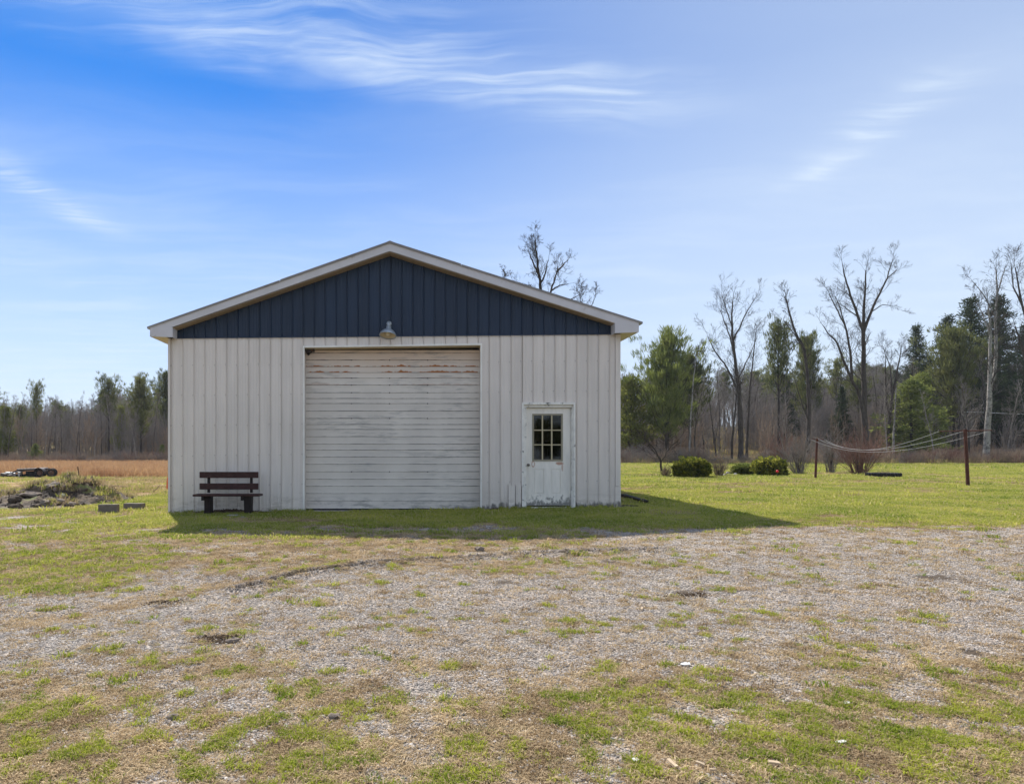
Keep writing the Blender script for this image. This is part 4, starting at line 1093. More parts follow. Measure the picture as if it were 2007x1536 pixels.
scatter('stone_bed', np.stack([xx, yy, height(xx, yy)+.01], 1), rng.uniform(0, 6, (n, 3)), rng.uniform(.015, .045, n), rng.integers(0, 4, n), src, 'bed of loose stones along the right barn wall', 'stones')

# ------------------------------------------------------------------ trees
def tubes_mesh(name, lines, sides=3):
    """lines: list of (pts(n,3), rad(n)); one numpy mesh of open tapered tubes"""
    VV, FF = [], []; base = 0
    for pts, rad in lines:
        pts = np.asarray(pts, float); rad = np.asarray(rad, float); n = len(pts)
        d = np.gradient(pts, axis=0); d /= np.linalg.norm(d, axis=1)[:, None]+1e-9
        ref = np.array([.0, 0, 1.]) if abs(d[0][2]) < .9 else np.array([1., 0, 0])
        a = np.cross(d, ref); a /= np.linalg.norm(a, axis=1)[:, None]+1e-9; b = np.cross(d, a)
        t = np.arange(sides)*2*math.pi/sides
        ring = pts[:, None, :]+rad[:, None, None]*(a[:, None, :]*np.cos(t)[None, :, None]+b[:, None, :]*np.sin(t)[None, :, None])
        VV.append(ring.reshape(-1, 3))
        i = np.arange(n-1)[:, None]*sides; k = np.arange(sides)[None, :]; k2 = (k+1) % sides
        FF.append(np.stack([i+k, i+k2, i+sides+k2, i+sides+k], 2).reshape(-1, 4)+base); base += n*sides
    return np_mesh(name, np.concatenate(VV), np.concatenate(FF), sides > 4)

def grow(out, p, d, L, r, lvl, r_, up=.05, wob=.11, kids=(3, 5), spread=(.40, .78), ratio=.68, minr=.006):
    n = 5 if lvl > 1 else 4; pts = [p]; q = p.copy(); d = d/np.linalg.norm(d); dirs = [d]
    for i in range(n):
        d = d+r_.normal(size=3)*wob+np.array([0, 0, up]); d = d/np.linalg.norm(d)
        q = q+d*L/n; pts.append(q); dirs.append(d)
    rad = np.linspace(r, max(r*.45, minr*.6), n+1)
    out.setdefault(lvl, []).append((np.array(pts), rad))
    if lvl <= 0: return
    m = r_.integers(kids[0], kids[1]+1)
    for j in range(m):
        t = .28+.72*(j+r_.uniform(.2, 1))/m; t = min(t, 1); f = t*n; i = min(int(f), n-1); pp = pts[i]+(pts[i+1]-pts[i])*(f-i)
        dd = dirs[min(i+1, n)]; ax = r_.normal(size=3); ax = ax-dd*np.dot(ax, dd); ax /= np.linalg.norm(ax)
        an = r_.uniform(*spread); nd = dd*math.cos(an)+ax*math.sin(an)
        grow(out, pp, nd, L*ratio*r_.uniform(.7, 1.15)*(1.15-.35*t), max(r*(1-.5*t)*.52, minr), lvl-1, r_, up, wob, kids, spread, ratio, minr)
def skeleton_tree(name, limbs, d, r0, seed, label, cat='tree', group=None, bark='bark', twig='twig_dark', tw_len=1.5, tw_lvl=4, density=1.0, up=.06, minr=.0062, depthj=1.0):
    """limbs: list of (pixel polyline, start radius, end radius) at depth d; twigs grow all along them"""
    r_ = np.random.default_rng(seed)
    b0 = PX(limbs[0][0][0][0], limbs[0][0][0][1], d); gz = GZ(b0.x, b0.y); base = Vector((b0.x, b0.y, gz))
    t = empty(name, base, label, cat, group)
    trunk = []; tw = {}
    for li, (poly, ra, rb) in enumerate(limbs):
        pts = [np.array(PX(u, v, d)) for u, v in poly]
        if li == 0: pts[0][2] = gz-.1
        # smooth resample with depth wander
        P2 = []; n = len(pts); off = 0 if li == 0 else r_.uniform(-1, 1)*depthj; y0_ = 0.0
        if li > 0:      # start each limb on the nearest older limb
            allp = np.concatenate([q[0] for q in trunk])+np.array(base); jn = allp[np.argmin(np.hypot(allp[:, 0]-pts[0][0], allp[:, 2]-pts[0][2]))]
            y0_ = jn[1]-d; pts[0] = np.array([jn[0], d, jn[2]])
        for i in range(n-1):
            for k in range(4):
                s = (i+k/4)/(n-1); P2.append(pts[i]+(pts[i+1]-pts[i])*(k/4)+np.array([0, y0_+off*s*1.5, 0]))
        P2.append(pts[-1]+np.array([0, y0_+off*1.5, 0])); P2 = np.array(P2)
        P2[1:-1] = (P2[:-2]+2*P2[1:-1]+P2[2:])/4
        P2[1:-1] += r_.normal(size=(len(P2)-2, 3))*.018
        rad = np.linspace(ra, rb, len(P2)); 
        if li == 0: rad[0] *= 1.35
        trunk.append((P2-np.array(base), rad))
        seg = np.linalg.norm(np.diff(P2, axis=0), axis=1); tot = seg.sum(); 
        nb = int(tot*2.1*density)
        for j in range(nb):
            s = r_.uniform(.30 if li == 0 else .12, 1.0); f = s*(len(P2)-1); i = min(int(f), len(P2)-2)
            pp = P2[i]+(P2[i+1]-P2[i])*(f-i); dd = P2[i+1]-P2[i]; dd /= np.linalg.norm(dd)
            ax = r_.normal(size=3); ax -= dd*np.dot(ax, dd); ax /= np.linalg.norm(ax); an = r_.uniform(.4, .9)
            grow(tw, pp-np.array(base), dd*math.cos(an)+ax*math.sin(an), tw_len*r_.uniform(.5, 1.1)*(1.15-.5*s), max((ra+(rb-ra)*s)*.24, minr*1.6), tw_lvl-1, r_, up=up, minr=minr, kids=(2, 4))
        grow(tw, P2[-1]-np.array(base), P2[-1]-P2[-3], tw_len*.8, rb*.6, tw_lvl-1, r_, up=up, minr=minr, kids=(3, 5))
    link('trunk', tubes_mesh('trunk', trunk, 8), M[bark], t)
    lines = [l for k in tw for l in tw[k]]
    link('crown', tubes_mesh('crown', lines, 3), M[twig], t)
    return t

def bare_meshes(seed, H, r0=.16, lvl=3, spread=(.3, .6), fork=.35, minr=.010, slim=1.0):
    r_ = np.random.default_rng(seed); tw = {}
    n = 9; pts = [np.array([0, 0, -.15])]; d = np.array([0, 0, 1.])
    for i in range(n):
        d = d+np.append(r_.normal(size=2)*.05, 0); d /= np.linalg.norm(d); pts.append(pts[-1]+d*H/n)
    pts = np.array(pts); rad = np.linspace(r0, r0*.18, n+1)
    nb = int(H*1.9)
    for j in range(nb):
        s = fork+(1-fork)*(j+r_.uniform())/nb; f = s*n; i = min(int(f), n-1); pp = pts[i]+(pts[i+1]-pts[i])*(f-i)
        a = r_.uniform(0, 6.28); an = r_.uniform(*spread)+.15
        dd = np.array([math.cos(a)*math.sin(an), math.sin(a)*math.sin(an), math.cos(an)])
        grow(tw, pp, dd, H*.30*slim*(1.2-s)*r_.uniform(.7, 1.1), r0*(1-s*.8)*.42, lvl-1, r_, minr=minr, kids=(2, 4), up=.06)
    return tubes_mesh('trunk', [(pts, rad)], 7), tubes_mesh('crown', [l for k in tw for l in tw[k]], 3)

def needle_crown(seed, H, base_f, prof, nbr, clumps, per, nl, nw, droop=0.0, upt=.25, clump_r=.35):
    """conifer: limbs leave a trunk in loose whorls, each carrying clumps of needle sprays"""
    r_ = np.random.default_rng(seed); limbs = []; cen = []; dr = []
    for j in range(nbr):
        s = base_f+(1-base_f)*((j+r_.uniform())/nbr); z = s*H; a = j*2.4+r_.uniform(-.4, .4); Rr = prof((s-base_f)/(1-base_f))*r_.uniform(.40, 1.25)*(1+.28*math.sin(a*2+seed+s*5)); up = upt*(.4+s)-droop*(1-s)
        d = np.array([math.cos(a), math.sin(a), up]); d /= np.linalg.norm(d)
        p0 = np.array([0, 0, z]); p1 = p0+d*Rr*.55; p2 = p0+d*Rr+np.array([0, 0, Rr*((.45 if droop == 0 else .10)-droop*.15)])
        limbs.append((np.array([p0, p1, p2]), np.array([.035, .022, .008])*max(H/10, .6)))
        m = max(2, int(clumps*Rr/2.2+.5))
        for k in range(m):
            t = .30+.72*(k+r_.uniform())/m; q = p0+(p2-p0)*t+r_.normal(size=3)*.13*Rr*np.array([1, 1, .35])
            cen.append(q); dr.append(d)
    for k in range(int(clumps*1.5)): cen.append(np.array([0, 0, H*(1-.05*k/3)])+r_.normal(size=3)*.08); dr.append(np.array([0, 0, 1.]))
    cen = np.array(cen); dr = np.array(dr); n = len(cen)
    C = np.repeat(cen, per, 0); Dd = np.repeat(dr, per, 0); m = len(C)
    v = r_.normal(size=(m, 3))*(1 if droop > 0 else .62); v[:, 2] = v[:, 2]*.6+(.25 if droop > 0 else 1.0); v = v+Dd*.7; v /= np.linalg.norm(v, axis=1)[:, None]
    C = C+r_.normal(size=(m, 3))*clump_r*.5*np.array([1, 1, .55])
    s = np.cross(v, r_.normal(size=(m, 3))); s /= np.linalg.norm(s, axis=1)[:, None]
    L = (nl*r_.uniform(.6, 1.3, m))[:, None]; w = nw*r_.uniform(.7, 1.3, m)[:, None]
    V = np.stack([C-s*w*.5, C+v*L*.55+s*w*.6, C+v*L, C+v*L*.5-s*w*.6], 1).reshape(-1, 3)
    Fc = np.arange(m*4).reshape(-1, 4)
    return limbs, V, Fc
def conifer_meshes(seed, H, base_f, prof, nbr, clumps, per, nl, nw, r0, mat, bark='bark_dark', **k):
    limbs, V, Fc = needle_crown(seed, H, base_f, prof, nbr, clumps, per, nl, nw, **k)
    tr = [(np.array([[0, 0, -.15], [0.02, 0, H*.35], [-.03, .02, H*.7], [0, 0, H*.98]]), np.array([r0*1.25, r0*.85, r0*.45, .02]))]+limbs
    a = tubes_mesh('trunk', tr, 6); a.materials.append(M[bark]); b = np_mesh('crown', V, Fc); b.materials.append(M[mat])
    return a, b
def place_tree(name, meshes, loc, s, rz, label, cat='tree', group=None, mats=None, sz=None):
    t = empty(name, loc, label, cat, group, rz); t.scale = (s, s, sz or s)
    for nm, me in zip(('trunk', 'crown'), meshes):
        if mats and not me.materials: me.materials.append(mats[0 if nm == 'trunk' else 1])
        link(nm, me, None, t)
    return t
pine_prof = lambda t: (.55+1.1*math.sin(min(1, t*1.35+.15)*math.pi*.62))*(1-t)**.55*1.75+.12
spr_prof = lambda t: 2.3*(1-t)**.85+.10
slim_prof = lambda t: 1.35*(1-t)**.6+.12
C_pineA = conifer_meshes(1, 11.0, .16, lambda t: pine_prof(t)*1.30, 95, 10, 17, .62, .055, .20, 'pine_bright', clump_r=.34, upt=1.0)
C_pineB = conifer_meshes(2, 11.0, .28, lambda t: pine_prof(t)*1.2, 80, 9, 17, .54, .052, .18, 'pine', clump_r=.32, upt=.8)
C_pineC = conifer_meshes(3, 11.0, .48, lambda t: pine_prof(t)*1.05, 46, 7, 17, .54, .052, .17, 'pine', clump_r=.30, upt=1.0)
C_pineY = conifer_meshes(4, 8.0, .12, lambda t: slim_prof(t)*1.25, 80, 9, 18, .34, .07, .14, 'cedar', clump_r=.44, upt=.5)
C_spr = conifer_meshes(5, 12.0, .10, lambda t: spr_prof(t)*1.35, 130, 10, 18, .36, .06, .20, 'spruce', clump_r=.34, droop=.35)
C_spr2 = conifer_meshes(6, 12.0, .16, lambda t: spr_prof(t)*1.15, 110, 10, 18, .36, .06, .19, 'spruce', clump_r=.34, droop=.3)
C_hem = conifer_meshes(7, 8.0, .06, lambda t: slim_prof(t)*1.5, 100, 9, 18, .32, .07, .13, 'pine_bright', clump_r=.36, droop=.15)
B_ = [bare_meshes(20+i, 10+.0*i, .12, 4, minr=.008, slim=.95) for i in range(5)]
BN = [bare_meshes(40+i, 9, .075, 4, fork=.30, spread=(.15, .45), minr=.008, slim=.75) for i in range(4)]
for q_, m_ in enumerate(B_+BN): m_[0].materials.append(M['bark_light' if q_ % 2 else 'bark']); m_[1].materials.append(M['twig'])

def at_uv(u, top_v, d):
    x = (u-CU)/F*d; z = GZ(x, d); H = CH-(top_v-CV)/F*d - z
    return Vector((x, d, z)), H
def conifer(ms, H0, u, tv, d, name, label, rz=0, wide=1.0, group=None):
    loc, H = at_uv(u, tv, d); s = H/H0
    return place_tree(name, ms, loc, s*wide, rz, label, group=group, sz=s)

# --- single trees of the right-hand edge
conifer(C_pineA, 11, 1307, 672, 64, 'pine_tree', 'broad bright green pine nearest the right barn corner', 0.4, .84)
conifer(C_pineB, 11, 1352, 706, 69, 'pine_tree', 'darker pine crowding the right side of the broad green pine', 1.4, .85)
conifer(C_pineY, 8, 1236, 745, 66, 'evergreen_tree', 'yellowish green evergreen half hidden by the barn wall', 2.1, 1.5)
conifer(C_pineC, 11, 1526, 655, 74, 'pine_tree', 'slender pine with a tufted top between two bare trees', .2, .72)
conifer(C_pineB, 11, 1582, 672, 78, 'pine_tree', 'pine behind the forked leaning bare tree', 2.7, .6)
conifer(C_pineC, 11, 1420, 740, 105, 'pine_tree', 'small far pine left of the tall straight bare tree', .9, .9)
conifer(C_spr, 12, 1796, 641, 82, 'spruce_tree', 'pointed dark spruce standing alone against the sky', .5, .78)
conifer(C_spr, 12, 1903, 588, 78, 'spruce_tree', 'tallest dark spruce on the right', 1.5, 1.0)
conifer(C_spr2, 12, 1958, 584, 80, 'spruce_tree', 'dark spruce behind the pale forked trunk', 2.5, 1.0)
conifer(C_spr2, 12, 1858, 622, 84, 'spruce_tree', 'dark spruce left of the tallest one', 3.3, .95)
conifer(C_spr, 12, 2010, 640, 86, 'spruce_tree', 'dark spruce cut off by the right picture edge', 4.3, 1.0)
conifer(C_pineB, 11, 1868, 658, 72, 'pine_tree', 'mid green pine in front of the dark spruces', 3.9, .8)
conifer(C_hem, 8, 1786, 748, 68, 'hemlock_tree', 'low bright green hemlock behind the clothesline', .2, 1.25)
conifer(C_hem, 8, 1806, 735, 72, 'hemlock_tree', 'second low green hemlock, right behind the first', 2.2, 1.0)
conifer(C_spr2, 12, 1650, 760, 80, 'spruce_tree', 'dark evergreen behind the big forked bare tree', 2.0, .9)
conifer(C_pineC, 11, 1640, 716, 96, 'pine_tree', 'far pine seen through the big forked bare tree', 1.3, .9)

# bare trees with their own limbs (pixel polylines at their depth)
skeleton_tree('bare_tree', [([(1452,905),(1452,820),(1448,760),(1440,700),(1434,640),(1436,590)], .26, .05), ([(1449,770),(1425,720),(1400,690),(1385,660)], .10, .03),
    ([(1441,705),(1420,650),(1398,615)], .08, .025), ([(1437,670),(1455,620),(1470,590)], .08, .025), ([(1436,640),(1420,600),(1415,580)], .06, .02), ([(1447,745),(1466,700),(1480,660)], .07, .02)],
    64, .26, 51, 'tall straight bare tree with a fan crown beside the pines', bark='bark', density=1.25, tw_len=1.7)
skeleton_tree('bare_tree', [([(1463,902),(1466,820),(1470,760),(1476,700),(1482,650)], .13, .03)], 66, .13, 52, 'thin bare tree close beside the tall straight one', density=1.0, tw_len=1.2)
skeleton_tree('bare_tree', [([(1582,900),(1586,800),(1583,740),(1578,682),(1560,655),(1545,610),(1540,580)], .19, .035), ([(1576,680),(1545,650),(1522,632)], .06, .02), ([(1584,800),(1594,765),(1598,745)], .06, .02), ([(1560,655),(1552,600),(1548,570)], .05, .02), ([(1584,830),(1556,770),(1540,740)], .07, .02)],
    65, .19, 53, 'bare tree that bends left in two forks near the top', density=1.0, tw_len=1.2)
skeleton_tree('bare_tree', [([(1697,900),(1694,800),(1693,720),(1692,650),(1694,590),(1697,530)], .30, .05), ([(1692,655),(1670,590),(1655,545),(1650,520)], .13, .03), ([(1693,650),(1706,600),(1722,560),(1730,520)], .14, .03),
    ([(1694,830),(1682,770),(1665,745),(1650,715),(1632,672),(1612,655),(1600,640)], .17, .03), ([(1665,745),(1660,690),(1648,645),(1630,615),(1610,580)], .12, .03), ([(1648,645),(1632,600),(1622,585)], .06, .02),
    ([(1706,608),(1725,598),(1745,603)], .05, .02), ([(1728,555),(1745,535),(1752,530)], .05, .02), ([(1683,620),(1655,605),(1640,596)], .06, .02)],
    63, .30, 54, 'tallest forked bare tree with wide limbs, centre right', density=1.2, tw_len=1.5, bark='bark')
skeleton_tree('bare_tree', [([(1738,905),(1742,840),(1748,780),(1758,730),(1765,690)], .20, .04), ([(1742,830),(1730,780),(1722,740),(1715,700)], .10, .03), ([(1748,780),(1752,720),(1745,680)], .08, .02)],
    68, .2, 55, 'shorter bare tree right of the tallest forked one', density=1.3, tw_len=1.4)
skeleton_tree('bare_tree', [([(1932,908),(1936,830),(1940,760),(1941,700),(1941,650),(1938,600)], .27, .05), ([(1941,765),(1955,730),(1962,680),(1966,620),(1974,560),(1976,520)], .17, .04), ([(1966,620),(1955,570),(1945,540)], .07, .02),
    ([(1940,660),(1928,620),(1915,590)], .06, .02), ([(1972,570),(1985,535),(1992,515)], .06, .02)],
    61, .27, 56, 'pale barked bare tree forking in two on the far right', bark='bark_pale', density=1.25, tw_len=1.5)
skeleton_tree('bare_tree', [([(2050,908),(2040,800),(2022,740),(2004,680),(1990,640)], .26, .05), ([(2022,740),(2020,640),(2010,580),(2005,520)], .14, .04), ([(2010,600),(1990,560),(1982,520)], .07, .03)],
    60, .26, 57, 'bare tree leaning in from the right picture edge', density=1.3, tw_len=1.6)
skeleton_tree('birch_tree', [([(1351,895),(1353,830),(1358,760),(1362,715),(1368,690)], .085, .03)], 62, .1, 58, 'thin white birch stem in front of the darker pine', bark='bark_pale', density=.9, tw_len=1.1)
skeleton_tree('birch_tree', [([(1752,905),(1751,850),(1754,800),(1757,760)], .10, .04)], 66, .1, 59, 'pale stem beside the green hemlock', bark='bark_pale', density=.8, tw_len=1.1)
skeleton_tree('bare_tree', [([(1073,905),(1066,700),(1061,570),(1055,530),(1051,495),(1049,470)], .13, .022), ([(1066,620),(1082,565),(1094,535),(1100,515)], .07, .02), ([(1060,560),(1070,535),(1075,510)], .06, .02), ([(1056,540),(1042,520),(1030,505)], .06, .02),
    ([(1098,525),(1115,505),(1130,490)], .06, .015), ([(1082,565),(1100,556),(1118,552)], .05, .015), ([(1061,575),(1042,560),(1028,555)], .05, .015), ([(1064,600),(1110,590),(1140,575)], .05, .015)],
    38, .24, 60, 'bare tree rising behind the barn roof', density=1.5, tw_len=.85, minr=.0045, bark='bark_dark', twig='bark_dark')
skeleton_tree('bare_tree', [([(1147,905),(1143,700),(1140,600),(1137,575)], .06, .015), ([(1143,640),(1156,600),(1158,588)], .03, .012)], 40, .1, 61, 'small bare tree with only its tip above the right roof slope', density=1.2, tw_len=.7, minr=.006)
skeleton_tree('bare_tree', [([(985,905),(986,700),(988,560),(990,540)], .05, .015)], 40, .1, 62, 'bare tree whose twigs just clear the roof near the ridge', density=.8, tw_len=.5, minr=.006)
skeleton_tree('small_bare_tree', [([(1298,924),(1293,900),(1283,880),(1272,868)], .065, .02), ([(1294,905),(1302,880),(1312,862)], .03, .012), ([(1290,893),(1276,880),(1262,872)], .03, .012)],
    36, .06, 63, 'small twiggy bare tree left of the evergreen shrubs', density=3.0, tw_len=1.0, minr=.006)
# more pale and dark stems of the right wood edge
grp = 'slim bare trees of the right wood edge'
r2 = np.random.default_rng(91)
for i in range(64):
    u = r2.uniform(1225, 2120); d = r2.uniform(64, 92); tv = r2.uniform(715, 800)-(20 if u > 1720 else 0)
    if u < 1400: tv += 30
    loc, H = at_uv(u, tv, d); ms = (BN+B_)[r2.integers(0, 9)]; h0 = 9 if ms in BN else 10
    s = H/h0; t = place_tree('slim_bare_tree', ms, loc, s*r2.uniform(.85, 1.2), r2.uniform(0, 6), 'slim bare %s tree standing in the right wood edge' % ('light grey' if ms[0].materials[0] is M['bark_light'] else 'dark barked'), 'tree', grp, sz=s)
# left wood edge
conifer(C_pineC, 11, 213, 752, 76, 'pine_tree', 'pine with green tuft near the middle of the left wood', .3, .8)
conifer(C_pineB, 11, 276, 749, 74, 'pine_tree', 'darker bushy pine left of the barn wall', 1.3, .78)
conifer(C_pineB, 11, 325, 738, 84, 'pine_tree', 'pine partly hidden by the left barn corner', 2.3, .65)
conifer(C_pineC, 11, 72, 762, 78, 'pine_tree', 'tall thin dark pine above the trailer', 3.3, .5)
conifer(C_pineY, 8, 12, 800, 74, 'evergreen_tree', 'yellowish evergreen at the left picture edge', 4.3, 1.0)
conifer(C_pineB, 11, 40, 800, 80, 'pine_tree', 'low pine at the left end of the left wood', 5.3, .6)
conifer(C_hem, 8, 70, 870, 70, 'young_evergreen', 'small dark young evergreen behind the trailer', 1.0, 1.2)
conifer(C_pineY, 8, 238, 800, 80, 'evergreen_tree', 'yellowish evergreen between the two dark pines', 2.0, .9)
conifer(C_pineC, 11, 112, 795, 92, 'pine_tree', 'faint pine in the middle of the left wood', .7, .8)
conifer(C_hem, 8, 318, 872, 70, 'young_evergreen', 'low green evergreen at the foot of the left barn corner', 3.0, 1.1)
grp = 'slim bare trees of the left wood edge'
for i in range(80):
    u = r2.uniform(-260, 400); d = r2.uniform(68, 100); tv = r2.uniform(765, 815)
    loc, H = at_uv(u, tv, d); ms = (BN+B_[:2])[r2.integers(0, 6)]; h0 = 9 if ms in BN else 10
    s = H/h0; place_tree('slim_bare_tree', ms, loc, s*r2.uniform(.75, 1.05), r2.uniform(0, 6), 'slim bare %s tree standing in the left wood edge' % ('light grey' if ms[0].materials[0] is M['bark_light'] else 'dark barked'), 'tree', grp, sz=s)

# far wood behind both edges: one mass
def joined(ms, name):
    a, b = ms; me = bpy.data.meshes.new(name)
    va = np.empty(len(a.vertices)*3, np.float32); a.vertices.foreach_get('co', va); vb = np.empty(len(b.vertices)*3, np.float32); b.vertices.foreach_get('co', vb)
    fa = np.empty(len(a.loops), np.int32); a.loops.foreach_get('vertex_index', fa); fb = np.empty(len(b.loops), np.int32); b.loops.foreach_get('vertex_index', fb)
    V = np.concatenate([va.reshape(-1, 3), vb.reshape(-1, 3)]); Fc = np.concatenate([fa.reshape(-1, 4), fb.reshape(-1, 4)+len(va)//3])
    me = np_mesh(name, V, Fc); me.materials.append(a.materials[0]); me.materials.append(b.materials[0])
    me.polygons.foreach_set('material_index', np.concatenate([np.zeros(len(fa)//4, np.int32), np.ones(len(fb)//4, np.int32)])); return me
kinds_ = [(C_pineB, 11), (C_pineC, 11), (C_spr2, 12)]+[(m_, 10) for m_ in B_]+[(m_, 9) for m_ in BN]
fsrc = make_sources('wood_source', [joined(k, 'wood_tree') for k, _ in kinds_])
nW = 4200; u = rng.uniform(-700, 2700, nW); d = rng.uniform(84, 175, nW); x = (u-CU)/F*d; z = height(x, d)
keep = ~((u > 1385) & (u < 1470) & (d < 165)) | (rng.uniform(size=nW) < .25)
u, d, x, z = u[keep], d[keep], x[keep], z[keep]; n = len(u)
idx = np.where(rng.uniform(size=n) < .07, rng.integers(0, 3, n), rng.integers(3, 12, n))
h0 = np.array([k[1] for k in kinds_])[idx]
tv = np.where(u < 700, 774, 728)+rng.uniform(-4, 60, n)+12*np.sin(u*.017)+8*np.sin(u*.051)
tv = np.where((u > 420) & (u < 1150), np.maximum(tv, 770), tv)
H = np.clip(CH-(tv-CV)/F*d-z, 4, 16)
scatter('far_wood', np.stack([x, d, z], 1), np.stack([np.zeros(n), np.zeros(n), rng.uniform(0, 6.28, n)], 1), np.stack([H/h0*rng.uniform(.9, 1.3, n)]*2+[H/h0], 1), idx, fsrc,
        'grey brown far wood mixed with pines beyond the field', 'woods')

nH = 420; x = rng.uniform(-50, 45, nH); y = rng.uniform(-62, -48, nH); kH = rng.choice([0, 1, 2, 4, 6], nH); hh = np.array([k[1] for k in kinds_])[kH]; H_ = rng.uniform(2.8, 4.5, nH)  # low trees added out of view to darken the door pane reflections
scatter('rear_reflection_trees', np.stack([x, y, height(x, y)], 1), np.stack([np.zeros(nH), np.zeros(nH), rng.uniform(0, 6.28, nH)], 1), np.stack([H_/hh*1.6]*2+[H_/hh], 1), kH, fsrc,
        'unseen low trees added behind the camera for the door pane reflections', 'woods')

# brush: tangles of thin twigs along the wood edges
def twig_clump(seed, n, rad, h, r0, lvl, mat, name='brush_clump', flare=.5):
    r_ = np.random.default_rng(seed); tw = {}
    for i in range(n):
        a = r_.uniform(0, 6.28); rr = rad*.4*math.sqrt(r_.uniform()); f = r_.uniform(0, flare)
        grow(tw, np.array([rr*math.cos(a), rr*math.sin(a), -.03]), np.array([math.cos(a)*f, math.sin(a)*f, 1.]), h*r_.uniform(.6, 1.0), r0, lvl, r_, minr=r0*.5, kids=(2, 3), wob=.12, up=.02, ratio=.5, spread=(.25, .6))
    me = tubes_mesh(name, [l for k in tw for l in tw[k]], 3); me.materials.append(mat); return me
THK = True
bsrc = make_sources('brush_source', [twig_clump(200+i, 26, 1.2, 1.35, .012, 2, M[('twig_tan', 'twig', 'twig_red', 'twig_tan')[i]]) for i in range(4)])
nB = 1500; u = rng.uniform(1150, 2300, nB); d = 59.5+rng.uniform(0, 1, nB)**1.5*28; x = (u-CU)/F*d
u2 = rng.uniform(-500, 420, nB); d2 = 64+rng.uniform(0, 1, nB)**1.5*20; x2 = (u2-CU)/F*d2
x = np.concatenate([x, x2]); y = np.concatenate([d, d2]); u_all = np.concatenate([u, u2]); n = len(x); sc = rng.uniform(.4, 1.1, n)*(.55+.9*fbm(x*.3, y*.3, 91, 3)); sc[nB:] *= .7
scatter('brush', np.stack([x, y, height(x, y)], 1), np.stack([np.zeros(n), np.zeros(n), rng.uniform(0, 6.28, n)], 1), sc*np.where((u_all > 1380) & (u_all < 1500), .55, 1), rng.choice([0, 0, 1, 1, 3, 3, 3, 2], n), bsrc,
        'tangled brown brush and saplings along the wood edges', 'brush')
nT = 2000; uu = rng.uniform(-600, 2600, nT); dd_ = rng.uniform(72, 135, nT); kk = ~((uu > 1385) & (uu < 1475) & (rng.uniform(size=nT) < .7)); uu, dd_ = uu[kk], dd_[kk]; nT = len(uu); xx = (uu-CU)/F*dd_
scatter('thicket', np.stack([xx, dd_, height(xx, dd_)], 1), np.stack([np.zeros(nT), np.zeros(nT), rng.uniform(0, 6.28, nT)], 1), np.stack([rng.uniform(1.2, 2.2, nT)]*2+[rng.uniform(1.8, 4.2, nT)], 1), rng.choice([0, 1, 1, 1, 1, 3], nT), bsrc,
        'dense grey brown saplings filling the wood', 'thicket')
# tan grass under the right wood
usrc = make_sources('rough_source', [blades(46, .6, .2, .6, .03, .6, 160+i, M['tanfield'], 'rough_clump') for i in range(3)])
n = 6000; x = rng.uniform(14, 78, n); y = rng.uniform(60, 112, n)
scatter('rough_grass', np.stack([x, y, height(x, y)], 1), np.stack([np.zeros(n), np.zeros(n), rng.uniform(0, 6.28, n)], 1), rng.uniform(.7, 1.4, n), rng.integers(0, 3, n), usrc,
        'rough straw coloured grass under the right trees', 'dry grass')

# ------------------------------------------------------------------ shrubs
def leaf_shrub(u0, u1, vt, vb, label, seed, mat='shrub', dens=1.0, group='evergreen shrubs on the lawn'):
    g = on_ground((u0+u1)/2, vb); s = F/g.y; W = (u1-u0)/s/2; H = (vb-vt)/s
    t = empty('evergreen_shrub', g+Vector((0, W*.45, 0)), label, 'shrub', group); r_ = np.random.default_rng(seed)
    lob = [(0, 0, .45, 1.0)]+[(math.cos(a)*r_.uniform(.3, .6), math.sin(a)*r_.uniform(.3, .6), r_.uniform(.22, .62), r_.uniform(.28, .50)) for a in r_.uniform(0, 6.28, 16)]
    cs = []; 
    per = int(1300*dens)
    for (lx, ly, lz, lr) in lob:
        v = r_.normal(size=(per, 3)); v /= np.linalg.norm(v, axis=1)[:, None]; rr = lr*(.55+.62*r_.uniform(size=per)**.7+.12*np.sin(v[:, 0]*9+v[:, 2]*7+lx*20))[:, None]
        p = np.array([lx, ly, lz])+v*rr*np.array([.62, .62, .58]); cs.append(np.concatenate([p, v], 1))
    cs = np.concatenate(cs); p = cs[:, :3]*np.array([W, W*.75, H]); v = cs[:, 3:]
    k = (p[:, 2] > 0.0) & (p[:, 2] < H*1.02) & (np.abs(p[:, 0]) < W*1.03); p, v = p[k], v[k]; n = len(p)
    dd = v+r_.normal(size=(n, 3))*.7+np.array([0, 0, .6]); dd /= np.linalg.norm(dd, axis=1)[:, None]
    sd = np.cross(dd, r_.normal(size=(n, 3))); sd /= np.linalg.norm(sd, axis=1)[:, None]; L = (r_.uniform(.05, .13, n)*np.where(r_.uniform(size=n) < .05, 1.7, 1))[:, None]; w = L*.32
    V = np.stack([p, p+dd*L*.5+sd*w, p+dd*L, p+dd*L*.5-sd*w], 1).reshape(-1, 3)
    me = np_mesh('foliage', V, np.arange(n*4).reshape(-1, 4)); link('foliage', me, M[mat], t)
    tw = {}
    for i in range(12):
        a = r_.uniform(0, 6.28); grow(tw, np.array([0, 0, 0.]), np.array([math.cos(a)*W, math.sin(a)*W*.7, H*.9]), H*.9, .02, 1, r_, minr=.006)
    link('stems', tubes_mesh('stems', [l for k in tw for l in tw[k]], 4), M['bark_dark'], t)
leaf_shrub(1314, 1408, 897, 937.5, 'round green shrub, left one of the two big shrubs', 401)
leaf_shrub(1476, 1561, 896, 934, 'round green shrub behind the small red ball', 402)
leaf_shrub(1432, 1496, 911, 932, 'sparse low shrub touching the right round shrub', 403, 'cedar', .35)
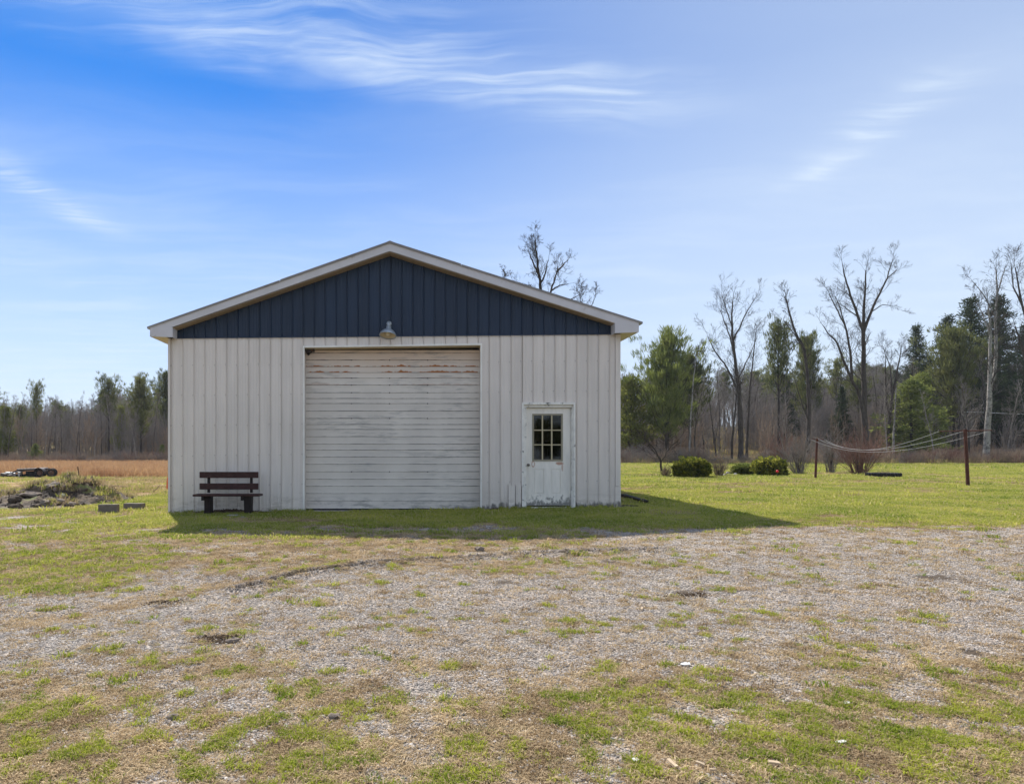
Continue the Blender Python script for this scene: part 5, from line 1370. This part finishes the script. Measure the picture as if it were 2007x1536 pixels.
def twig_shrub(u, vt, vb, wpx, label, mat, seed, n=60, d=None, group='leafless shrubs on the lawn'):
    g = on_ground(u, vb); s = F/g.y; H = (vb-vt)/s; W = wpx/s/2
    t = empty('leafless_shrub', g, label, 'shrub', group)
    me = twig_clump(seed, n, W*.7, H*.85, .012, 2, M[mat], 'twigs', flare=W/H*1.5); link('twigs', me, None, t); me2 = None
    r_ = np.random.default_rng(seed); st = []
    for i in range(10):
        a = r_.uniform(0, 6.28); f = r_.uniform(.1, .5)*W/H*1.6; d_ = np.array([math.cos(a)*f, math.sin(a)*f, 1.]); st.append((np.array([d_*0-np.array([0,0,.03]), d_*H*.25, d_*H*.5]), np.array([.022, .016, .010])))
    link('stems', tubes_mesh('stems', st, 5), M['bark'], t)
twig_shrub(1565, 848, 929, 60, 'leafless shrub just right of the red ball shrub', 'twig', 501, 55)
twig_shrub(1628, 848, 927, 52, 'narrow leafless shrub right of the far clothesline post', 'twig', 502, 50)
twig_shrub(1685, 842, 931, 84, 'widest leafless red brown shrub under the clothesline', 'twig_red', 503, 95)
twig_shrub(1528, 845, 915, 50, 'reddish leafless shrub behind the right round shrub', 'twig_red', 504, 60)
twig_shrub(1410, 890, 934, 50, 'dry tan weeds between the round shrubs', 'twig_tan', 505, 50)
twig_shrub(1305, 912, 936, 22, 'little clump of dry weeds left of the left round shrub', 'twig_tan', 506, 40)
for i, (u, v, s) in enumerate(((1428, 931, .16), (1440, 932, .11), (1420, 933, .09))):
    o = link('pale_rock', rock_mesh(600+i, M['whitestone'], 'pale_rock', 2, .7)); o.location = on_ground(u, v)+Vector((0, 0, s*.4)); o.scale = (s, s, s)
    tag(o, ('largest pale rock between the round shrubs', 'pale rock on the right of the three between the shrubs', 'smallest pale rock between the round shrubs')[i], 'rock', 'pale rocks between the shrubs')
g = on_ground(1523.5, 935.5)
rb = empty('garden_ball', g, 'small red ball on a stake in front of the shrub', 'garden ornament')
mb = MB(); mb.lathe([(.004,-.058),(.03,-.05),(.052,-.02),(.055,0),(.052,.02),(.03,.05),(.004,.058)], Matrix.Translation((0,0,.26)), 14); mb.build('ball', M['red'], rb, True)
mb = MB(); mb.tube([(0,0,-.03),(0,0,.18)], .012, 6); mb.build('stake', M['metal_dark'], rb)

# ------------------------------------------------------------------ clothesline
cl = empty('clothesline', on_ground(1750, 945), 'clothesline with sagging cords strung between two rusty iron posts', 'clothesline'); cl_l = Vector(cl.location)
def cpost(ub, vb, ut, vt, r, label, bar):
    g = on_ground(ub, vb); tp = PX(ut, vt, g.y)
    h = tp-g
    mb = MB(); mb.tube([(0,0,-.1), h*.5, h], [r*1.05, r, r], 10); t = mb.build('post', M['rustpost'], cl); t.location = g-cl_l; t['label'] = label
    a, b_ = [Vector(q) for q in bar]
    mb = MB(); mb.tube([h+a, h+b_], .017, 8); mb.build('crossbar', M['rustpost'], t)
    for q in (a, (a+b_)/2, b_):
        mb = MB(); mb.tube([h+q+Vector((0,0,.02)), h+q+Vector((-.02,0,.05)), h+q+Vector((-.04,0,.02))], .008, 5); mb.build('hook', M['metal_dark'], t)
    return g+h+a, g+h+b_
na, nb_ = cpost(1897.5, 953.5, 1891.5, 841, .050, 'nearer rusty clothesline post, on the right', ((-.42, .50, -.05), (.42, -.50, -.05)))
fa_, fb_ = cpost(1598, 938, 1601.5, 859, .045, 'farther rusty clothesline post beside the leafless shrubs', ((-.50, -.35, -.03), (.50, .35, -.03)))
for k, (a, b_, sag, lab) in enumerate(((fa_, nb_, .58, 'clothesline cord nearest the camera'), ((fa_+fb_)/2+Vector((0, 0, .03)), (na+nb_)/2, .52, 'middle clothesline cord between the posts'), (fb_, na, .50, 'clothesline cord farthest from the camera'))):
    pts = []
    for i in range(31):
        t = i/30; p = a.lerp(b_, t); sg = 4*sag*t*(1-t)*(1.25-.5*t); pts.append(p-Vector((0, 0, sg)))
    mb = MB(); mb.tube([p-cl.location for p in pts], .0055, 5); o = mb.build('cord', M['rope'], cl)

# tractor tyre lying flat
g = on_ground(1751.5, 936); s = F/g.y; Rr = 29/s
ty = empty('tractor_tyre', g+Vector((0, Rr, 0)), 'black tractor tyre lying flat on the lawn', 'tyre')
mb = MB(); prof = [(Rr*.62, .02), (Rr*.97, 0), (Rr, .04), (Rr, .15), (Rr*.96, .19), (Rr*.64, .19), (Rr*.56, .13), (Rr*.56, .07)]
mb.lathe(prof, None, 40, closed=True); mb.build('tyre', M['rubber'], ty, False)
mb0 = MB(); mb0.hexa([(Rr-.01,-.030,.01),(Rr+.035,-.025,.01),(Rr+.035,.025,.01),(Rr-.01,.030,.01),(Rr-.01,.010,.19),(Rr+.03,.012,.18),(Rr+.03,.058,.18),(Rr-.01,.066,.19)]); lug = mb0.mesh('tread_lug'); lug.materials.append(M['rubber'])
for i in range(28):
    o = link('tread_lug', lug, None, ty); o.rotation_euler = (0, 0, i*2*math.pi/28)
me = twig_clump(700, 14, .35, .38, .006, 1, M['twig_tan'], 'dry_weeds', .6)
o = link('dry_weeds', me); o.location = g+Vector((0.05, Rr, .03)); tag(o, 'dry weeds growing up inside the tractor tyre', 'weeds')

# ------------------------------------------------------------------ left: trailer, stake, mound
g = on_ground(101, 935.0); ytr = g.y; str_ = F/ytr
def tx(u): return (u-CU)/str_-g.x
def tz(v): return CH-(v-CV)/str_-g.z
tr = empty('flatbed_trailer', g, 'low old flatbed trailer with black wheels in the left field', 'trailer')
def wheel(x, y, r):
    mb = MB(); Mx = Matrix.Translation((x, y, r)) @ Matrix.Rotation(R(28), 4, 'Z') @ Matrix.Rotation(R(90), 4, 'X')
    mb.lathe([(r*.60,-.07),(r*.90,-.09),(r,-.06),(r,.06),(r*.90,.09),(r*.60,.07)], Mx, 22, closed=True); w = mb.build('wheel', M['rubber'], tr)
    mb = MB(); mb.lathe([(r*.18,.055),(r*.2,.075),(r*.34,.05),(r*.5,.02),(r*.61,.05),(r*.61,-.05),(r*.2,-.05)], Mx, 18); mb.build('rim', simple('rusty_rim', (.16, .10, .075), .6, var=.3), w)
wheel(tx(100.5), 0, .225); wheel(tx(76), .10, .225); wheel(tx(88.5), .75, .225); wheel(tx(66), .85, .225)
def fender(x, y, r, name='fender'):
    mb = MB(); n = 9
    for i in range(n-1):
        a0, a1 = R(15+150*i/(n-1)), R(15+150*(i+1)/(n-1))
        mb.hexa([(x+r*math.cos(a0), y-.14, .22+r*math.sin(a0)), (x+r*math.cos(a1), y-.14, .22+r*math.sin(a1)), (x+r*math.cos(a1), y+.16, .22+r*math.sin(a1)), (x+r*math.cos(a0), y+.16, .22+r*math.sin(a0)),
                 (x+(r+.02)*math.cos(a0), y-.14, .22+(r+.02)*math.sin(a0)), (x+(r+.02)*math.cos(a1), y-.14, .22+(r+.02)*math.sin(a1)), (x+(r+.02)*math.cos(a1), y+.16, .22+(r+.02)*math.sin(a1)), (x+(r+.02)*math.cos(a0), y+.16, .22+(r+.02)*math.sin(a0))])
    mb.build(name, M['metal_dark'], tr)
fender(tx(76), .10, .25)
mb = MB(); mb.hexa([(tx(30),.1,.30),(tx(70),.1,.34),(tx(72),1.3,.34),(tx(30),1.3,.30),(tx(30),.1,.40),(tx(70),.1,.44),(tx(72),1.3,.44),(tx(30),1.3,.40)]); mb.build('frame', M['metal_dark'], tr)
MDK = simple('weathered_silver_deck', (.48, .47, .46), .5, var=.2)
for k in range(6):
    a = tx(31)+(tx(68)-tx(31))*k/6; b_ = tx(31)+(tx(68)-tx(31))*(k+1)/6-.012
    mb = MB(); mb.box(a, b_, .08, 1.32, .405+.007*k, .43+.007*k); mb.build('deck_board', MDK, tr)
mb = MB(); mb.box(tx(46), tx(66), .2, .5, .02, .30); mb.build('tool_box', M['rubber'], tr)
mb = MB(); mb.tube([(tx(28),.2,.32),(tx(10),.5,.20),(tx(-6),.6,.12)], .035, 8); mb.tube([(tx(28),1.1,.32),(tx(10),.7,.20),(tx(-6),.6,.12)], .035, 8); mb.build('drawbar', M['metal_dark'], tr)
r_ = np.random.default_rng(12)
for i in range(9):
    u = r_.uniform(3, 42); w = r_.uniform(.15, .35); x = tx(u); y = r_.uniform(-.25, .35); h = r_.uniform(.10, .30)
    gz = GZ(g.x+x, g.y+y)
    mb = MB(); mb.hexa([(0,0,-.02),(w,.02,-.02),(w,.25,-.02),(0,.25,-.02),(.02,.01,h),(w*.9,0,h*.8),(w*.85,.25,h*.9),(.04,.22,h)])
    o = mb.build('scrap_metal', (M['metal_dark'], MDK, M['rubber'])[i % 3]); o.location = (g.x+x, g.y+y, gz); o.rotation_euler = (0, r_.uniform(-.2, .2), r_.uniform(-.6, .6))
    tag(o, ['squat', 'tilted', 'broad', 'narrow', 'tall', 'low', 'thin', 'bent', 'blocky'][i]+(' dark', ' silvery', ' black')[i % 3]+' scrap piece heaped before the flatbed trailer', 'scrap', 'scrap heap by the trailer')
g2 = on_ground(155, 936)
mb = MB(); mb.tube([(0,0,-.1),(-.03,0,.3),(-.07,0,.56)], [.03,.028,.026], 6); o = mb.build('wooden_stake', M['post_wood']); o.location = g2; tag(o, 'lone brown stake standing in the dry field', 'stake')

# earth mound
def mound():
    cx0, cx1, cy0, cy1 = -11.6, -7.1, 15.2, 19.6; nx, ny = 120, 90
    X_, Y_ = np.meshgrid(np.linspace(cx0, cx1, nx), np.linspace(cy0, cy1, ny))
    tx_ = (X_+8.55)/1.35; tx2 = (X_+10.6)/1.5
    e = np.maximum(np.exp(-(tx_**2)*1.1-((Y_-17.2)/.85)**2)*.58, np.exp(-(tx2**2)-((Y_-17.0)/.9)**2)*.34)
    edge = sst(0, .25, (X_-cx0))*sst(0, .4, cx1-X_)*sst(0, .3, Y_-cy0)*sst(0, .4, cy1-Y_)
    z = e*edge*(.75+.6*fbm(X_*1.6, Y_*1.6, 61, 4))+(fbm(X_*4, Y_*4, 62, 4)-.5)*.34*edge*np.clip(e*4, 0, 1)
    Z_ = height(X_, Y_)+z-.012
    V = np.stack([X_.ravel(), Y_.ravel(), Z_.ravel()], 1); i = np.arange(nx*ny).reshape(ny, nx)
    Fc = np.stack([i[:-1,:-1].ravel(), i[:-1,1:].ravel(), i[1:,1:].ravel(), i[1:,:-1].ravel()], 1); Fc = Fc[z.ravel()[Fc].max(1) > .012]
    m, nt, b = mat_new('mound_earth'); geo = nt.nodes.new('ShaderNodeNewGeometry'); P = geo.outputs['Position']
    c = mixc(nt, maprange(nt, noise(nt, P, 3, 5, .65).outputs['Fac'], .42, .58), (.055, .040, .028), (.17, .125, .08))
    c = mixc(nt, maprange(nt, noise(nt, P, 1.6, 4).outputs['Fac'], .54, .62), c, (.15, .17, .05))
    nt.links.new(c, b.inputs['Base Color']); b.inputs['Roughness'].default_value = .95
    bn = nt.nodes.new('ShaderNodeBump'); bn.inputs['Distance'].default_value = .05; nt.links.new(noise(nt, P, 14, 5).outputs['Fac'], bn.inputs['Height']); nt.links.new(bn.outputs[0], b.inputs['Normal'])
    o = link('earth_mound', np_mesh('earth_mound', V, Fc, True), m); tag(o, 'rough mound of soil and turf left of the barn', 'mound')
    k = (z.ravel() > .04); pts = V[k]; r_ = np.random.default_rng(5); sel = r_.integers(0, len(pts), 1000); pp = pts[sel]
    src = make_sources('mound_source', [blades(26, .12, .04, .15, .010, .8, 80+i, M['tanfield'], 'mound_tuft') for i in range(2)]+[blades(26, .12, .03, .10, .010, .9, 84, M['grass'], 'mound_green'), blades(26, .12, .04, .12, .010, .8, 85, M['straw'], 'mound_straw')])
    c2 = rock_mesh(670, M['soilmat'], 'clod', 1, .8); c3 = rock_mesh(671, M['stone'], 'clod', 1, .7); c4_ = rock_mesh(672, M['soilmat'], 'clod', 1, .6)
    q = V[(z.ravel() > .02)]; q = q[r_.integers(0, len(q), 700)]+r_.normal(size=(700, 3))*np.array([.03, .03, 0])
    scatter('earth_clods', q, r_.uniform(0, 6, (700, 3)), .015+.075*r_.uniform(size=700)**3, r_.integers(0, 3, 700), make_sources('clod_source', [c2, c3, c4_]), 'clods and small stones over the mound', 'soil')
    keep = fbm(pp[:,0]*1.7, pp[:,1]*1.7, 66) > .52; pp = pp[keep]; n = len(pp)
    scatter('mound_grass', pp, np.stack([np.zeros(n), np.zeros(n), r_.uniform(0, 6, n)], 1), r_.uniform(.6, 1.3, n), r_.integers(0, 4, n), src, 'dry and green grass growing over the earth mound', 'grass')
    return Z_, X_, Y_
Zm, Xm, Ym = mound()
def mz(x, y):
    i = int(np.argmin(np.abs(Ym[:, 0]-y))); j = int(np.argmin(np.abs(Xm[0]-x))); return float(Zm[i, j])
for i, (u, v, d, sx, sy, sz_, lab, mt_) in enumerate(((64, 949, 16.6, .40, .22, .10, 'long flat brown slab stone on the mound', 'stone'), (106, 946, 16.8, .28, .2, .10, 'tilted slab beside the dark hollow of the mound', 'stone'),
        (122, 951, 16.4, .07, .06, .06, 'small white stone on the mound', 'whitestone'), (30, 957, 16.2, .18, .15, .12, 'rounded clod at the left of the mound', 'soilmat'), (90, 972, 15.9, .14, .12, .11, 'low clod at the front of the mound', 'stone'),
        (118, 968, 16.0, .12, .10, .10, 'brown stone below the dark hollow', 'stone'), (30, 981, 15.4, .20, .12, .09, 'dark clod in the grass before the mound', 'soilmat'), (140, 972, 15.9, .10, .08, .09, 'small grey stone at the mound foot', 'stone'))):
    x = (u-CU)/F*d; o = link('mound_stone', rock_mesh(650+i, M[mt_], 'mound_stone', 2, .8)); o.location = (x, d, max(mz(x, d), GZ(x, d))+sz_*.35)
    o.scale = (sx, sy, sz_); o.rotation_euler = (.1, -.15 if i == 1 else .05, i*.7*0); tag(o, lab, 'stone', 'stones on the mound')
def branch_thing(pts, r, label):
    mb = MB(); a = Vector(pts[0]); P2 = [Vector(p)-a for p in pts]
    mb.tube(P2, [r]*(len(pts)-1)+[r*.5], 6); o = mb.build('fallen_branch', M['twig_tan']); o.location = a; tag(o, label, 'branch', 'fallen branches in the dry grass')
a = on_ground(205, 958); branch_thing([a+Vector((0,0,.05)), a+Vector((.35,.1,.10)), a+Vector((.75,.15,.05)), a+Vector((1.1,.1,.03))], .022, 'pale fallen branch lying right of the mound')
a = on_ground(298, 966); branch_thing([a+Vector((0,0,.02)), a+Vector((.12,.05,.12)), a+Vector((.22,.1,.26))], .016, 'slanted branch propped near the barn corner')
g3 = on_ground(327, 960); mb = MB(); mb.lathe([(.10,0),(.10,.02),(.055,.03),(.02,.42),(.012,.43)], None, 14); o = mb.build('traffic_cone', simple('faded_orange_plastic', (.75, .16, .05), .5)); o.location = g3+Vector((.03, 0, 0)); tag(o, 'faded orange marker peeking out behind the left barn corner', 'marker cone')

# far road, far lawn and pale cable behind the right trees
def strip(name, u0, u1, d, w, lift, mat, label=None):
    n = 40; V = []; Fc = []
    for i in range(n+1):
        u = u0+(u1-u0)*i/n
        for dd in (d, d+w): x = (u-CU)/F*dd; V.append((x, dd, GZ(x, dd)+lift))
    for i in range(n): Fc.append((2*i, 2*i+2, 2*i+3, 2*i+1))
    me = bpy.data.meshes.new(name); me.from_pydata(V, [], Fc); me.update(); o = link(name, me, mat); o['kind'] = 'structure'; return o
strip('far_road', 1150, 2400, 112, 7, .12, M['asphalt'])
a, b_ = PX(1825, 804, 74), PX(2200, 812, 74)
mb = MB(); mb.tube([(0,0,0), (b_-a)*.5+Vector((0,0,-.2)), b_-a], .035, 6); o = mb.build('overhead_cable', M['paper']); o.location = a; tag(o, 'pale cable strung between the right hand trees', 'cable')

# thin air haze over the far wood
if HAZE > 0:
    mb = MB(); mb.box(-420, 420, -90, 560, -1.6, 30.0)
    hm = bpy.data.materials.new('pale_haze'); hm.use_nodes = True; ht = hm.node_tree; ht.nodes.clear()
    pv = ht.nodes.new('ShaderNodeVolumePrincipled'); pv.inputs['Color'].default_value = (.86, .90, 1, 1); pv.inputs['Density'].default_value = HAZE; pv.inputs['Anisotropy'].default_value = .3
    ho = ht.nodes.new('ShaderNodeOutputMaterial'); ht.links.new(pv.outputs[0], ho.inputs['Volume'])
    o = mb.build('haze', hm); o['kind'] = 'stuff'; o['label'] = 'thin pale haze in front of the far wood'; o['category'] = 'haze'
